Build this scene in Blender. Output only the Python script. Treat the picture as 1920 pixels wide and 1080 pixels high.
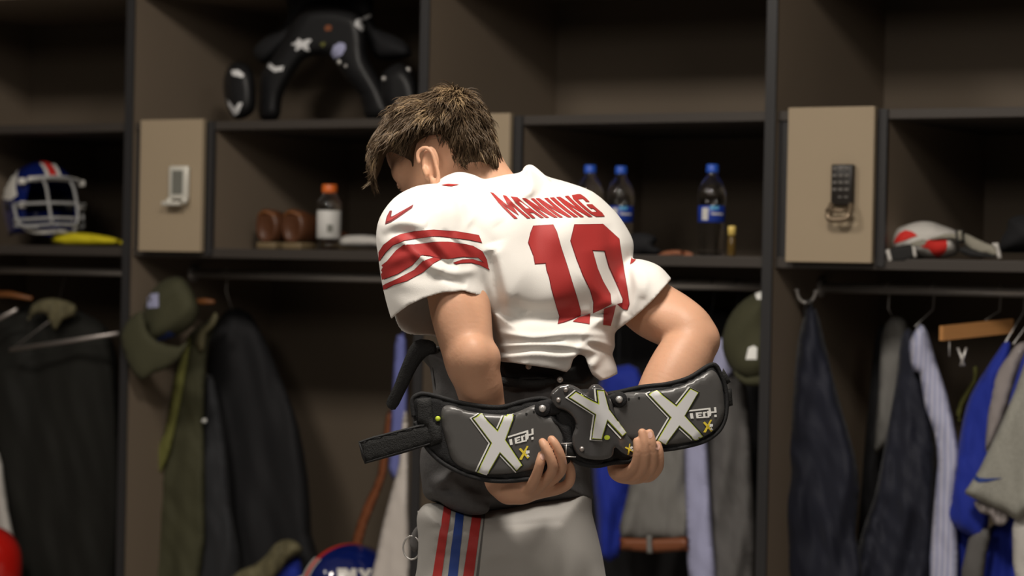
import bpy, bmesh, math, random
import numpy as np
from mathutils import Vector, Matrix, noise
from mathutils.bvhtree import BVHTree
from mathutils.geometry import delaunay_2d_cdt
random.seed(7); RNG = np.random.default_rng(7)
for o in list(bpy.data.objects): bpy.data.objects.remove(o)
C = bpy.context.scene.collection
SC = bpy.context.scene

# ---------------------------------------------------------------- camera, light, exposure
F = 4600.0                                   # focal length in pixels of the 1920 frame
CAM = Vector((0, 0, 1.43))
PITCH, ROLL = -0.0061, 0.0205
cam_d = bpy.data.cameras.new('camera'); cam_o = bpy.data.objects.new('camera', cam_d); C.objects.link(cam_o)
cam_d.sensor_width = 36; cam_d.lens = F / 1920 * 36
cam_o.location = CAM
RC = Matrix.Rotation(math.pi / 2 + PITCH, 3, 'X') @ Matrix.Rotation(ROLL, 3, 'Z')
cam_o.rotation_euler = RC.to_euler()
cam_d.dof.use_dof = True; cam_d.dof.focus_distance = 4.1; cam_d.dof.aperture_fstop = 4.2
cam_d.clip_end = 60
SC.camera = cam_o
SC.view_settings.view_transform = 'Standard'; SC.view_settings.look = 'None'
SC.view_settings.gamma = 1; SC.view_settings.use_curve_mapping = False
SC.view_settings.exposure = 0.0

wd = bpy.data.worlds.new('world'); SC.world = wd; wd.use_nodes = True
wd.node_tree.nodes['Background'].inputs[0].default_value = (1.0, 0.93, 0.84, 1)
wd.node_tree.nodes['Background'].inputs[1].default_value = 0.012

TH = math.atan(1.319e-4 * F); CT, ST = math.cos(TH), math.sin(TH)
YC = F / 690.0
def area(name, loc, aim, size, sy, power, col=(1, 0.92, 0.82)):
    d = bpy.data.lights.new(name, 'AREA'); d.energy = power; d.color = col
    d.shape = 'RECTANGLE'; d.size = size; d.size_y = sy
    o = bpy.data.objects.new(name, d); C.objects.link(o); o.location = loc
    o.rotation_euler = (Vector(aim) - Vector(loc)).to_track_quat('-Z', 'Y').to_euler()
    return o
def L(w, d, z):                              # locker coordinates: along the front, depth inward, height
    return Vector((w * CT + d * ST, YC - w * ST + d * CT, z))
# the ceiling lamps of the changing room, a row in front of the lockers; the pair behind the camera is added fill
for w_, p_ in ((-2.3, 9), (-0.45, 48), (1.75, 64)):
    a_ = L(w_, -2.8, 3.32); area('ceiling_or_fill_lamp', a_, a_ + Vector((0.05, 0.35, -1)), 0.5, 0.5, p_)
area('ceiling_or_fill_lamp', (-1.6, 1.0, 3.15), (-0.1, 4.4, 1.2), 0.8, 0.8, 30)  # this and the next: fill added to soften shadows on the player
area('ceiling_or_fill_lamp', (1.7, 1.0, 3.15), (0.2, 4.4, 1.2), 0.8, 0.8, 16)

# ---------------------------------------------------------------- pixel rays
def ray(px, py):
    return RC @ Vector(((px - 960) / F, -(py - 540) / F, -1))
def PY(px, py, Y):                           # the point of that ray at world distance Y
    r = ray(px, py); return CAM + r * (Y / r.y)
NIN = Vector((ST, CT, 0))
def LP(px, py, d):                           # the point of that ray on the plane d inside the locker front
    r = ray(px, py); o = L(0, d, 0)
    return CAM + r * ((o - CAM).dot(NIN) / r.dot(NIN))
def LW(px, py, d=0):
    p = LP(px, py, d) - L(0, 0, 0); return (p.x * CT - p.y * ST, p.z)
YP = 4.26; SP = F / YP                       # the person's distance and pixels per metre there
def PM(px, py, w): return PY(px, py, YP - w / SP)
def LMAP(d, tilt=0, cx=0):
    return lambda px, py, w: LP(px, py, d - (w + tilt * (px - cx)) / 700.0)

# ---------------------------------------------------------------- materials
def mat(name, col, rough=0.6, metal=0, spec=0.5, bump=0, bscale=60, trans=0, ior=1.45, var=0, vscale=8, coat=0, sheen=0, sss=0, stretch=(1, 1, 1), emit=0, sssr=(1, .3, .15)):
    m = bpy.data.materials.new(name); m.use_nodes = True; nt = m.node_tree; N = nt.nodes; b = N['Principled BSDF']
    b.inputs['Base Color'].default_value = (*col, 1); b.inputs['Roughness'].default_value = rough
    b.inputs['Metallic'].default_value = metal; b.inputs['Specular IOR Level'].default_value = spec
    b.inputs['Transmission Weight'].default_value = trans; b.inputs['IOR'].default_value = ior
    b.inputs['Coat Weight'].default_value = coat; b.inputs['Sheen Weight'].default_value = sheen
    if sss:
        b.inputs['Subsurface Weight'].default_value = sss; b.inputs['Subsurface Radius'].default_value = sssr
        b.inputs['Subsurface Scale'].default_value = 0.006
    tc = N.new('ShaderNodeTexCoord'); mp = N.new('ShaderNodeMapping'); mp.inputs['Scale'].default_value = stretch
    nt.links.new(tc.outputs['Object'], mp.inputs[0])
    if var:
        n = N.new('ShaderNodeTexNoise'); n.inputs['Scale'].default_value = vscale; n.inputs['Detail'].default_value = 4
        r = N.new('ShaderNodeMapRange'); r.inputs[3].default_value = 1 - var; r.inputs[4].default_value = 1 + var
        x = N.new('ShaderNodeVectorMath'); x.operation = 'SCALE'; x.inputs[0].default_value = col
        nt.links.new(mp.outputs[0], n.inputs[0]); nt.links.new(n.outputs[0], r.inputs[0]); nt.links.new(r.outputs[0], x.inputs['Scale'])
        nt.links.new(x.outputs[0], b.inputs['Base Color'])
    if bump:
        n = N.new('ShaderNodeTexNoise'); n.inputs['Scale'].default_value = bscale; n.inputs['Detail'].default_value = 3
        u = N.new('ShaderNodeBump'); u.inputs['Strength'].default_value = bump; u.inputs['Distance'].default_value = 0.004
        nt.links.new(mp.outputs[0], n.inputs[0]); nt.links.new(n.outputs[0], u.inputs['Height']); nt.links.new(u.outputs[0], b.inputs['Normal'])
    return m
def stripe_mat(name, c1, c2, scale):
    m = mat(name, c1, 0.8, spec=0.2); nt = m.node_tree; N = nt.nodes
    w = N.new('ShaderNodeTexWave'); w.inputs['Scale'].default_value = scale; w.bands_direction = 'X'; w.inputs['Distortion'].default_value = 1.2
    w.inputs['Detail Scale'].default_value = .4
    r = N.new('ShaderNodeMix'); r.data_type = 'RGBA'; r.inputs[6].default_value = (*c1, 1); r.inputs[7].default_value = (*c2, 1)
    tc = N.new('ShaderNodeTexCoord'); nt.links.new(tc.outputs['Object'], w.inputs[0])
    nt.links.new(w.outputs['Fac'], r.inputs[0]); nt.links.new(r.outputs[2], N['Principled BSDF'].inputs['Base Color'])
    return m
M = dict(
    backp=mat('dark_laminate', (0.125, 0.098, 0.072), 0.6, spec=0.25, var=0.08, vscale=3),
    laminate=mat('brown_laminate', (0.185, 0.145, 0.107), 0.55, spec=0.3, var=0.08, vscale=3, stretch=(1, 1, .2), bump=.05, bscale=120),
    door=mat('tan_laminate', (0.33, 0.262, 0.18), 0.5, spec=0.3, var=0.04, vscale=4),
    edge=mat('dark_edge', (0.024, 0.023, 0.024), 0.45),
    shelf=mat('dark_shelf', (0.042, 0.035, 0.030), 0.5),
    steel=mat('steel', (0.6, 0.58, 0.56), 0.36, metal=.6),
    dulsteel=mat('dull_steel', (0.42, 0.38, 0.36), 0.4, metal=.8),
    white=mat('jersey_white', (0.80, 0.775, 0.735), 0.75, spec=0.25, sheen=0.1, bump=.12, bscale=900),
    red=mat('jersey_red', (0.37, 0.032, 0.030), 0.55, spec=0.3, bump=.1, bscale=900),
    redline=mat('dark_red_edge', (0.20, 0.012, 0.018), 0.6),
    blue=mat('stripe_blue', (0.015, 0.045, 0.22), 0.6),
    skin=mat('skin', (0.60, 0.335, 0.215), 0.48, spec=0.35, sss=0.12, var=0.10, vscale=22, bump=.1, bscale=160),
    nail=mat('nail', (0.66, 0.40, 0.32), 0.3),
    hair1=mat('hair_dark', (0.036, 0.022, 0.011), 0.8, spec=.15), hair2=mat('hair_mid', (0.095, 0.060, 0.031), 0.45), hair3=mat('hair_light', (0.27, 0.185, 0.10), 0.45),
    pants=mat('pants_grey', (0.36, 0.345, 0.325), 0.55, spec=0.35, sheen=.1, bump=.1, bscale=700),
    shirt=mat('shirt_grey', (0.085, 0.082, 0.083), 0.8, var=.25, vscale=60, bump=.2, bscale=300),
    foam=mat('black_foam', (0.008, 0.008, 0.009), 0.75, bump=.3, bscale=500),
    webbing=mat('black_webbing', (0.012, 0.012, 0.012), 0.8, bump=.5, bscale=400),
    plate=mat('grey_plate', (0.088, 0.085, 0.083), 0.33, spec=0.55),
    gloss=mat('gloss_plate', (0.062, 0.060, 0.060), 0.2, spec=0.6, coat=.3),
    silver=mat('logo_silver', (0.68, 0.68, 0.69), 0.45), lime=mat('logo_lime', (0.55, 0.66, 0.05), 0.5), black=mat('logo_black', (0.01, 0.01, 0.01), 0.5),
    lwhite=mat('logo_white', (0.85, 0.85, 0.82), 0.5), yellow=mat('logo_yellow', (0.80, 0.62, 0.06), 0.5),
    clear=mat('clear_plastic', (0.97, 0.98, 0.98), 0.06, trans=1, ior=1.36),
    capblue=mat('cap_blue', (0.02, 0.09, 0.50), 0.4), caporange=mat('cap_orange', (0.62, 0.13, 0.02), 0.4),
    lblblue=mat('label_blue', (0.012, 0.04, 0.30), 0.4), lblwhite=mat('label_white', (0.55, 0.54, 0.52), 0.5),
    hblue=mat('helmet_blue', (0.004, 0.011, 0.10), 0.12, coat=1, spec=.6), hred=mat('helmet_red', (0.50, 0.012, 0.008), 0.15, coat=1),
    hwhite=mat('helmet_white', (0.62, 0.60, 0.56), 0.25), mask=mat('mask_grey', (0.30, 0.30, 0.30), 0.3),
    olive=mat('olive_cloth', (0.046, 0.045, 0.021), 0.85, var=.2, vscale=14), lolive=mat('light_olive', (0.12, 0.12, 0.028), 0.85, var=.2, vscale=14),
    navy=mat('navy_cloth', (0.0065, 0.008, 0.019), 0.75, var=.2, sheen=.05), charcoal=mat('charcoal_cloth', (0.016, 0.017, 0.020), 0.8, sheen=.05),
    blackc=mat('black_cloth', (0.007, 0.007, 0.0085), 0.85), dolive=mat('dark_olive', (0.0065, 0.0065, 0.0045), 0.85, var=.4, vscale=6),
    camo=mat('camo_cloth', (0.12, 0.105, 0.055), 0.8, var=.75, vscale=28), royal=mat('royal_cloth', (0.006, 0.022, 0.29), 0.8, sheen=.05),
    heather=mat('heather_cloth', (0.29, 0.285, 0.25), 0.9, var=.25, vscale=120), pinkgrey=mat('pale_grey_cloth', (0.27, 0.24, 0.235), 0.9, var=.1),
    greyg=mat('grey_cloth', (0.17, 0.165, 0.155), 0.85, var=.15), dgrey=mat('dark_grey_cloth', (0.105, 0.10, 0.098), 0.85, var=.15),
    lav=mat('lavender_cloth', (0.36, 0.37, 0.55), 0.8), lavd=mat('blue_lavender', (0.15, 0.17, 0.44), 0.8), cream=mat('cream_cloth', (0.58, 0.53, 0.49), 0.85),
    leather=mat('brown_leather', (0.19, 0.062, 0.025), 0.45), shoe=mat('shoe_leather', (0.085, 0.032, 0.014), 0.4), sole=mat('shoe_sole', (0.16, 0.115, 0.06), 0.6),
    wood=mat('hanger_wood', (0.50, 0.24, 0.085), 0.4, var=.15, stretch=(1, 1, 12)), dwood=mat('dark_wood', (0.19, 0.07, 0.02), 0.45),
    gold=mat('gold_cap', (0.75, 0.55, 0.15), 0.35), amber=mat('amber', (0.10, 0.06, 0.015), 0.15, spec=.6), copper=mat('copper_cloth', (0.27, 0.10, 0.05), 0.6),
    lock=mat('lock_black', (0.018, 0.015, 0.013), 0.35), key=mat('lock_key', (0.13, 0.12, 0.11), 0.5), locks=mat('lock_silver', (0.60, 0.58, 0.52), 0.3, metal=.1), lcd=mat('keypad_grey', (0.16, 0.16, 0.14), 0.4),
    bronze=mat('lock_bronze', (0.20, 0.15, 0.10), 0.35, metal=.6), yel=mat('yellow_cloth', (0.62, 0.52, 0.01), 0.7), scarlet=mat('scarlet_cloth', (0.52, 0.018, 0.012), 0.8),
    whitec=mat('white_cloth', (0.50, 0.48, 0.45), 0.85), floor=mat('carpet', (0.30, 0.28, 0.26), 0.95, var=.3, vscale=40), ceil=mat('ceiling_tile', (0.6, 0.58, 0.55), 0.9, var=.05),
    wall=mat('wall_paint', (0.30, 0.27, 0.23), 0.8, var=.05), khaki=mat('belt_khaki', (0.25, 0.235, 0.19), 0.8),
    stripe=stripe_mat('blue_striped_shirt', (0.33, 0.35, 0.52), (0.50, 0.50, 0.62), 26), padb=mat('pad_black', (0.013, 0.013, 0.014), 0.42, spec=.35),
    grass=mat('label_cyan', (0.1, 0.35, 0.6), 0.4),
)
# ---------------------------------------------------------------- object helpers
def tag(o, label=None, cat=None, group=None, kind=None):
    if label: o['label'] = label
    if cat: o['category'] = cat
    if group: o['group'] = group
    if kind: o['kind'] = kind
    return o
def thing(name, label, cat, loc, group=None):
    o = bpy.data.objects.new(name, None); C.objects.link(o); o.location = loc; o.empty_display_size = .05
    return tag(o, label, cat, group)
def adopt(o, parent):
    if parent is not None:
        o.parent = parent
        mw = Matrix.Translation(parent.location)
        p = parent
        if p.parent is not None or p.type != 'EMPTY': mw = Matrix.Identity(4)
        o.matrix_parent_inverse = mw.inverted()
    return o
def link(name, verts, faces, m, parent=None, smooth=True, label=None):
    me = bpy.data.meshes.new(name); me.from_pydata([tuple(v) for v in verts], [], [tuple(int(i) for i in f) for f in faces]); me.update()
    o = bpy.data.objects.new(name, me); C.objects.link(o)
    ms = m if isinstance(m, (list, tuple)) else [m]
    for x in ms: me.materials.append(M[x] if isinstance(x, str) else x)
    if smooth: me.shade_smooth()
    if label: o['label'] = label
    return adopt(o, parent)
def fixn(o):
    bm = bmesh.new(); bm.from_mesh(o.data); bmesh.ops.recalc_face_normals(bm, faces=bm.faces); bm.to_mesh(o.data); bm.free()
    return o
class MB:
    def __init__(s): s.v = []; s.f = []
    def add(s, vs, fs):
        n = len(s.v); s.v += list(vs); s.f += [[i + n for i in f] for f in fs]; return s
    def box(s, fn, a0, a1, b0, b1, c0, c1, bev=0.0):
        if bev <= 0:
            P = [fn(a, b, c) for a in (a0, a1) for b in (b0, b1) for c in (c0, c1)]
            return s.add(P, [(0, 1, 3, 2), (4, 6, 7, 5), (0, 4, 5, 1), (2, 3, 7, 6), (0, 2, 6, 4), (1, 5, 7, 3)])
        bm = bmesh.new(); bmesh.ops.create_cube(bm, size=1)
        for v in bm.verts:
            v.co = Vector((a0 + (v.co.x + .5) * (a1 - a0), b0 + (v.co.y + .5) * (b1 - b0), c0 + (v.co.z + .5) * (c1 - c0)))
        bmesh.ops.bevel(bm, geom=list(bm.edges), offset=bev, segments=2, affect='EDGES', profile=.5)
        bm.verts.index_update()
        s.add([fn(*v.co) for v in bm.verts], [[v.index for v in f.verts] for f in bm.faces]); bm.free(); return s
    def tube(s, pts, r, n=8, cap=True):
        pts = [Vector(p) for p in pts]; rr = r if isinstance(r, (list, tuple)) else [r] * len(pts)
        vs = []; up = None
        for i, p in enumerate(pts):
            t = (pts[min(i + 1, len(pts) - 1)] - pts[max(i - 1, 0)]).normalized()
            if up is None: up = t.orthogonal().normalized()
            up = (up - t * up.dot(t)).normalized(); sd = t.cross(up)
            for k in range(n):
                a = 2 * math.pi * k / n; vs.append(p + (up * math.cos(a) + sd * math.sin(a)) * rr[i])
        fs = [(i * n + k, i * n + (k + 1) % n, (i + 1) * n + (k + 1) % n, (i + 1) * n + k) for i in range(len(pts) - 1) for k in range(n)]
        if cap: fs += [tuple(range(n))[::-1], tuple(range((len(pts) - 1) * n, len(pts) * n))]
        return s.add(vs, fs)
    def lathe(s, o, prof, n=28, ax=None, up=Vector((0, 0, 1))):
        o = Vector(o); a1 = up.orthogonal().normalized(); a2 = up.cross(a1)
        vs = []
        for r, z in prof:
            for k in range(n):
                a = 2 * math.pi * k / n; vs.append(o + up * z + (a1 * math.cos(a) + a2 * math.sin(a)) * r)
        fs = [(i * n + k, i * n + (k + 1) % n, (i + 1) * n + (k + 1) % n, (i + 1) * n + k) for i in range(len(prof) - 1) for k in range(n)]
        fs += [tuple(range(n))[::-1], tuple(range((len(prof) - 1) * n, len(prof) * n))]
        return s.add(vs, fs)
    def build(s, name, m, parent=None, smooth=True, label=None):
        return fixn(link(name, s.v, s.f, m, parent, smooth, label))
def cr(pts, n=4, closed=True):               # Catmull-Rom resample of a polyline (any dimension)
    P = [np.array(p, float) for p in pts]; out = []; m = len(P)
    for i in range(m if closed else m - 1):
        p0, p1, p2, p3 = (P[(i - 1) % m], P[i], P[(i + 1) % m], P[(i + 2) % m]) if closed else (P[max(i - 1, 0)], P[i], P[i + 1], P[min(i + 2, m - 1)])
        for k in range(n):
            t = k / n; out.append(.5 * (2 * p1 + (p2 - p0) * t + (2 * p0 - 5 * p1 + 4 * p2 - p3) * t * t + (3 * p1 - p0 - 3 * p2 + p3) * t ** 3))
    if not closed: out.append(P[-1])
    return [tuple(p) for p in out]
def sdp(poly, X, Y):                         # signed distance to a polygon, positive inside
    P = np.array([p[:2] for p in poly], float); d2 = np.full(X.shape, 1e18); ins = np.zeros(X.shape, bool)
    for i in range(len(P)):
        ax, ay = P[i]; bx, by = P[(i + 1) % len(P)]; ex, ey = bx - ax, by - ay
        t = np.clip(((X - ax) * ex + (Y - ay) * ey) / max(ex * ex + ey * ey, 1e-9), 0, 1)
        d2 = np.minimum(d2, (X - ax - t * ex) ** 2 + (Y - ay - t * ey) ** 2)
        if ay != by:
            c = (ay > Y) != (by > Y); xi = ax + (Y - ay) * (bx - ax) / (by - ay); ins ^= c & (X < xi)
    return np.where(ins, 1, -1) * np.sqrt(d2)
def tri(poly, sp):
    P = [p[:2] for p in poly]; a = np.array(P); x0, y0 = a.min(0); x1, y1 = a.max(0)
    Q = []
    for i in range(len(P)):
        p, q = np.array(P[i]), np.array(P[(i + 1) % len(P)]); n = max(1, int(np.linalg.norm(q - p) / sp))
        for k in range(n): Q.append(tuple(p + (q - p) * k / n))
    gx, gy = np.meshgrid(np.arange(x0 + sp * .5, x1, sp), np.arange(y0 + sp * .5, y1, sp * .9)); gx = gx + (np.arange(gx.shape[0]) % 2)[:, None] * sp * .5
    s = sdp(Q, gx, gy); k = s > sp * .45
    pts = [Vector(q) for q in Q] + [Vector((x, y)) for x, y in zip(gx[k], gy[k])]
    n = len(Q); r = delaunay_2d_cdt(pts, [(i, (i + 1) % n) for i in range(n)], [list(range(n))], 1, 1e-4)
    V = [(v.x, v.y) for v in r[0]]
    return V, [tuple(f) for f in r[2]], Q
def puff(name, poly, mp, T, m, parent=None, R=None, fold=None, sp=7, back=.8, sm=3, label=None, Tf=None):
    if sm: poly = cr(poly, sm)
    V, Fc, Q = tri(poly, sp); a = np.array(V)
    s = np.maximum(sdp(Q, a[:, 0], a[:, 1]), 0); s[s < 1e-3] = 0
    R = R or T
    h = T * np.sqrt(np.maximum(0, 1 - (1 - np.minimum(s / R, 1)) ** 2))
    edge = s <= 1e-3
    fo = np.array([fold(x, y) for x, y in V]) if fold else np.zeros(len(V))
    fo = fo * np.minimum(1, s / (R * .5) + .15)
    vs = [mp(x, y, hh + f) for (x, y), hh, f in zip(V, h, fo)]; idx = {}
    n = len(V)
    for i in range(n):
        if not edge[i]: idx[i] = len(vs); vs.append(mp(V[i][0], V[i][1], -h[i] * back + fo[i] * .4))
        else: idx[i] = i
    fs = [f for f in Fc] + [tuple(idx[i] for i in f)[::-1] for f in Fc if not all(edge[i] for i in f)]
    o = fixn(link(name, vs, fs, m, parent, True, label)); return o
def plate(name, poly, mp, t, m, parent=None, sp=8, sm=3, bul=None, label=None, bev=2.0):
    """curved sheet with an outline, a thickness t (pixels) and a softened edge"""
    if sm: poly = cr(poly, sm)
    V, Fc, Q = tri(poly, sp); a = np.array(V); s = np.maximum(sdp(Q, a[:, 0], a[:, 1]), 0)
    e = s < 1e-3
    b = np.array([bul(x, y) for x, y in V]) if bul else np.zeros(len(V))
    lift = t * np.sqrt(np.maximum(0, 1 - (1 - np.minimum(s / bev, 1)) ** 2))
    n = len(V)
    vs = [mp(x, y, bb + l) for (x, y), bb, l in zip(V, b, lift)] + [mp(x, y, bb - t * .2) for (x, y), bb in zip(V, b)]
    fs = list(Fc) + [tuple(i + n for i in f)[::-1] for f in Fc]
    cnt = {}
    for f in Fc:
        for i in range(len(f)):
            cnt.setdefault(tuple(sorted((f[i], f[(i + 1) % len(f)]))), []).append((f[i], f[(i + 1) % len(f)]))
    for k, v in cnt.items():
        if len(v) == 1: i, j = v[0]; fs.append((j, i, i + n, j + n))
    return fixn(link(name, vs, fs, m, parent, True, label))
def decal(name, polys, targets, m, parent=None, off=.0012, sp=5, label=None, thick=False):
    trees = []
    for t in targets:
        mw = Matrix.Identity(4)
        trees.append(BVHTree.FromPolygons([v.co for v in t.data.vertices], [tuple(p.vertices) for p in t.data.polygons]))
    vs = []; fs = []
    for poly in polys:
        V, Fc, Q = tri(poly, sp); hit = []
        for x, y in V:
            r = ray(x, y).normalized(); best = None
            for t in trees:
                h = t.ray_cast(CAM, r)
                if h[0] is not None and (best is None or h[3] < best[3]): best = h
            if best is None: hit.append(None); continue
            nn = best[1]
            if nn.dot(r) > 0: nn = -nn
            if -nn.dot(r) < .12: nn = -r
            hit.append(best[0] + nn * off)
        b = len(vs); vs += [h if h is not None else Vector((0, 0, 0)) for h in hit]
        for f in Fc:
            if all(hit[i] is not None for i in f) and max((hit[f[i]] - hit[f[i - 1]]).length for i in range(3)) < sp * 9 / SP:
                fs.append([i + b for i in f])
    used = sorted({i for f in fs for i in f}); re = {i: k for k, i in enumerate(used)}
    return link(name, [vs[i] for i in used], [[re[i] for i in f] for f in fs], m, parent, True, label)
def offs(poly, d):
    P = [np.array(p, float) for p in poly]; n = len(P); A = sum(P[i][0] * P[(i + 1) % n][1] - P[(i + 1) % n][0] * P[i][1] for i in range(n))
    sg = 1 if A > 0 else -1; out = []
    for i in range(n):
        a = P[i] - P[i - 1]; b = P[(i + 1) % n] - P[i]; a /= np.linalg.norm(a); b /= np.linalg.norm(b)
        n1 = np.array([a[1], -a[0]]) * sg; n2 = np.array([b[1], -b[0]]) * sg; m_ = n1 + n2; l = max(m_.dot(m_) / 2, .35)
        out.append(tuple(P[i] + m_ * d / l))
    return out
# ---------------------------------------------------------------- implicit surfaces in the (px, py, depth) frame
def smin(a, b, k):
    if k <= 0: return np.minimum(a, b)
    h = np.maximum(k - np.abs(a - b), 0) / k; return np.minimum(a, b) - h * h * k * .25
class Field:
    def __init__(s, lo, hi, r):
        s.lo = np.array(lo, float); s.r = r; s.n = np.ceil((np.array(hi) - s.lo) / r).astype(int) + 1
        s.ax = [(s.lo[i] + r * np.arange(s.n[i])).astype(np.float32) for i in range(3)]
        s.d = np.full(tuple(s.n), 60., np.float32)
    def sub(s, lo, hi):
        i0 = np.clip(np.floor((np.array(lo) - s.lo) / s.r).astype(int), 0, s.n - 1); i1 = np.clip(np.ceil((np.array(hi) - s.lo) / s.r).astype(int) + 1, 1, s.n)
        sl = tuple(slice(a, max(b, a + 1)) for a, b in zip(i0, i1))
        return sl, s.ax[0][sl[0]][:, None, None], s.ax[1][sl[1]][None, :, None], s.ax[2][sl[2]][None, None, :]
    def tube(s, pts, k=8, sub=3, flat=None, cut=False):
        P = np.array(cr(pts, sub * 2, False) if sub > 1 and len(pts) > 2 else pts, float); m = P[:, 3].max() + k + 12
        sl, X, Y, Z = s.sub(P[:, :3].min(0) - m, P[:, :3].max(0) + m)
        g = np.full(s.d[sl].shape, 1e9, np.float32)
        for a, b in zip(P[:-1], P[1:]):
            e = b[:3] - a[:3]; L2 = max(e.dot(e), 1e-6)
            t = np.clip(((X - a[0]) * e[0] + (Y - a[1]) * e[1] + (Z - a[2]) * e[2]) / L2, 0, 1)
            q = (X - a[0] - t * e[0]) ** 2 + (Y - a[1] - t * e[1]) ** 2 + (Z - a[2] - t * e[2]) ** 2
            g = np.minimum(g, np.sqrt(q) - (a[3] + t * (b[3] - a[3])))
        s.d[sl] = np.maximum(s.d[sl], -g) if cut else smin(s.d[sl], g, k); return s
    def ell(s, c, rad, rot=None, k=8, cut=False):
        m = max(rad) + k + 10; sl, X, Y, Z = s.sub(np.array(c) - m, np.array(c) + m)
        R = np.array(rot if rot is not None else np.eye(3), float); dx, dy, dz = X - c[0], Y - c[1], Z - c[2]
        q = [(dx * R[i][0] + dy * R[i][1] + dz * R[i][2]) for i in range(3)]
        k0 = np.sqrt(sum((q[i] / rad[i]) ** 2 for i in range(3))); k1 = np.sqrt(sum((q[i] / rad[i] ** 2) ** 2 for i in range(3))) + 1e-9
        g = k0 * (k0 - 1) / k1
        s.d[sl] = np.maximum(s.d[sl], -g) if cut else smin(s.d[sl], g.astype(np.float32), k); return s
    def slab(s, poly, mid, T, R, k=8, fold=None, sm=3, cuts=None, ret=False, inset=0):
        """a rounded volume whose outline is poly and whose mid surface is mid(x, y)"""
        if sm: poly = cr(poly, sm)
        a = np.array([p[:2] for p in poly]); m = k + 14
        sl, X, Y, Z = s.sub((*(a.min(0) - m), -1e4), (*(a.max(0) + m), 1e4))
        X2, Y2 = np.broadcast_arrays(X[:, :, 0], Y[:, :, 0]); sd = sdp(poly, X2, Y2).astype(np.float32) - inset
        w = Z - mid(X2, Y2)[:, :, None]
        if fold is not None: w = w - (fold(X2, Y2) * np.clip(sd / (R * .45) + .1, 0, 1))[:, :, None] * (w > -T * .2)
        T_ = T - inset; sc = R / T_
        g = np.sqrt(np.maximum(R - sd, 0)[:, :, None] ** 2 + (w * sc) ** 2) - R
        g = np.where(sd[:, :, None] < -1, np.maximum(g, -sd[:, :, None]), g)
        if cuts is not None: g = np.maximum(g, cuts(X, Y, Z))
        if ret: return sl, g.astype(np.float32)
        s.d[sl] = smin(s.d[sl], g.astype(np.float32), k); return s
    def carve(s, fn):
        s.d = np.maximum(s.d, fn(s.ax[0][:, None, None], s.ax[1][None, :, None], s.ax[2][None, None, :])).astype(np.float32); return s
    def mesh(s, name, m, mp, parent=None, label=None, relax=2):
        d = s.d; d[0] = d[-1] = np.maximum(d[0], 1); d[:, 0] = np.maximum(d[:, 0], 1); d[:, -1] = np.maximum(d[:, -1], 1); d[:, :, 0] = np.maximum(d[:, :, 0], 1); d[:, :, -1] = np.maximum(d[:, :, -1], 1); d[0] = np.maximum(d[0], 1); d[-1] = np.maximum(d[-1], 1)
        neg = d < 0; nx, ny, nz = d.shape
        cnt = np.zeros((nx - 1, ny - 1, nz - 1), np.int8)
        for i in (0, 1):
            for j in (0, 1):
                for k in (0, 1): cnt += neg[i:nx - 1 + i, j:ny - 1 + j, k:nz - 1 + k]
        cells = np.argwhere((cnt > 0) & (cnt < 8)); idx = np.full(cnt.shape, -1, np.int32); idx[tuple(cells.T)] = np.arange(len(cells))
        pos = np.zeros((len(cells), 3)); num = np.zeros(len(cells)); cn = [(i, j, k) for i in (0, 1) for j in (0, 1) for k in (0, 1)]
        val = {c: d[cells[:, 0] + c[0], cells[:, 1] + c[1], cells[:, 2] + c[2]] for c in cn}
        for a in cn:
            for ax in range(3):
                if a[ax] == 0:
                    b = list(a); b[ax] = 1; b = tuple(b); va, vb = val[a], val[b]; c = (va < 0) != (vb < 0)
                    t = np.where(c, va / np.where(c, va - vb, 1), 0)
                    p = np.array(a, float)[None] + np.zeros((len(cells), 3)); p[:, ax] += t
                    pos += p * c[:, None]; num += c
        pos = cells + pos / np.maximum(num, 1)[:, None]
        quads = []
        for ax in range(3):
            o1, o2 = [(1, 2), (2, 0), (0, 1)][ax]
            sa = [slice(None)] * 3; sb = [slice(None)] * 3; sa[ax] = slice(0, -1); sb[ax] = slice(1, None)
            for o in (o1, o2): sa[o] = slice(1, -1); sb[o] = slice(1, -1)
            A, B = neg[tuple(sa)], neg[tuple(sb)]; e = np.argwhere(A != B); flip = A[tuple(e.T)]
            for o in (o1, o2): e[:, o] += 1
            q = []
            for u, v in ((0, 0), (-1, 0), (-1, -1), (0, -1)):
                c = e.copy(); c[:, o1] += u; c[:, o2] += v; q.append(idx[tuple(c.T)])
            q = np.array(q).T; q[~flip] = q[~flip][:, ::-1]; quads.append(q)
        Q = np.concatenate(quads); Q = Q[(Q >= 0).all(1)]
        for _ in range(relax):                                     # light Laplacian relaxation against stair-steps
            acc = np.zeros_like(pos); c = np.zeros(len(pos))
            for i in range(4):
                a, b = Q[:, i], Q[:, (i + 1) % 4]
                np.add.at(acc, a, pos[b]); np.add.at(acc, b, pos[a]); np.add.at(c, a, 1); np.add.at(c, b, 1)
            pos = pos * .5 + .5 * acc / np.maximum(c, 1)[:, None]
        P = pos * s.r + s.lo
        px, py, w = P.T
        W = warp(px, py, w) if mp is PM else np.array([mp(*p) for p in P])
        me = bpy.data.meshes.new(name); me.vertices.add(len(W)); me.vertices.foreach_set('co', W.astype(np.float32).ravel())
        me.loops.add(len(Q) * 4); me.loops.foreach_set('vertex_index', Q.astype(np.int32).ravel())
        me.polygons.add(len(Q)); me.polygons.foreach_set('loop_start', np.arange(0, len(Q) * 4, 4, dtype=np.int32))
        me.update(calc_edges=True); me.validate(); me.shade_smooth()
        o = bpy.data.objects.new(name, me); C.objects.link(o); me.materials.append(M[m])
        if label: o['label'] = label
        return fixn(adopt(o, parent))
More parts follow.
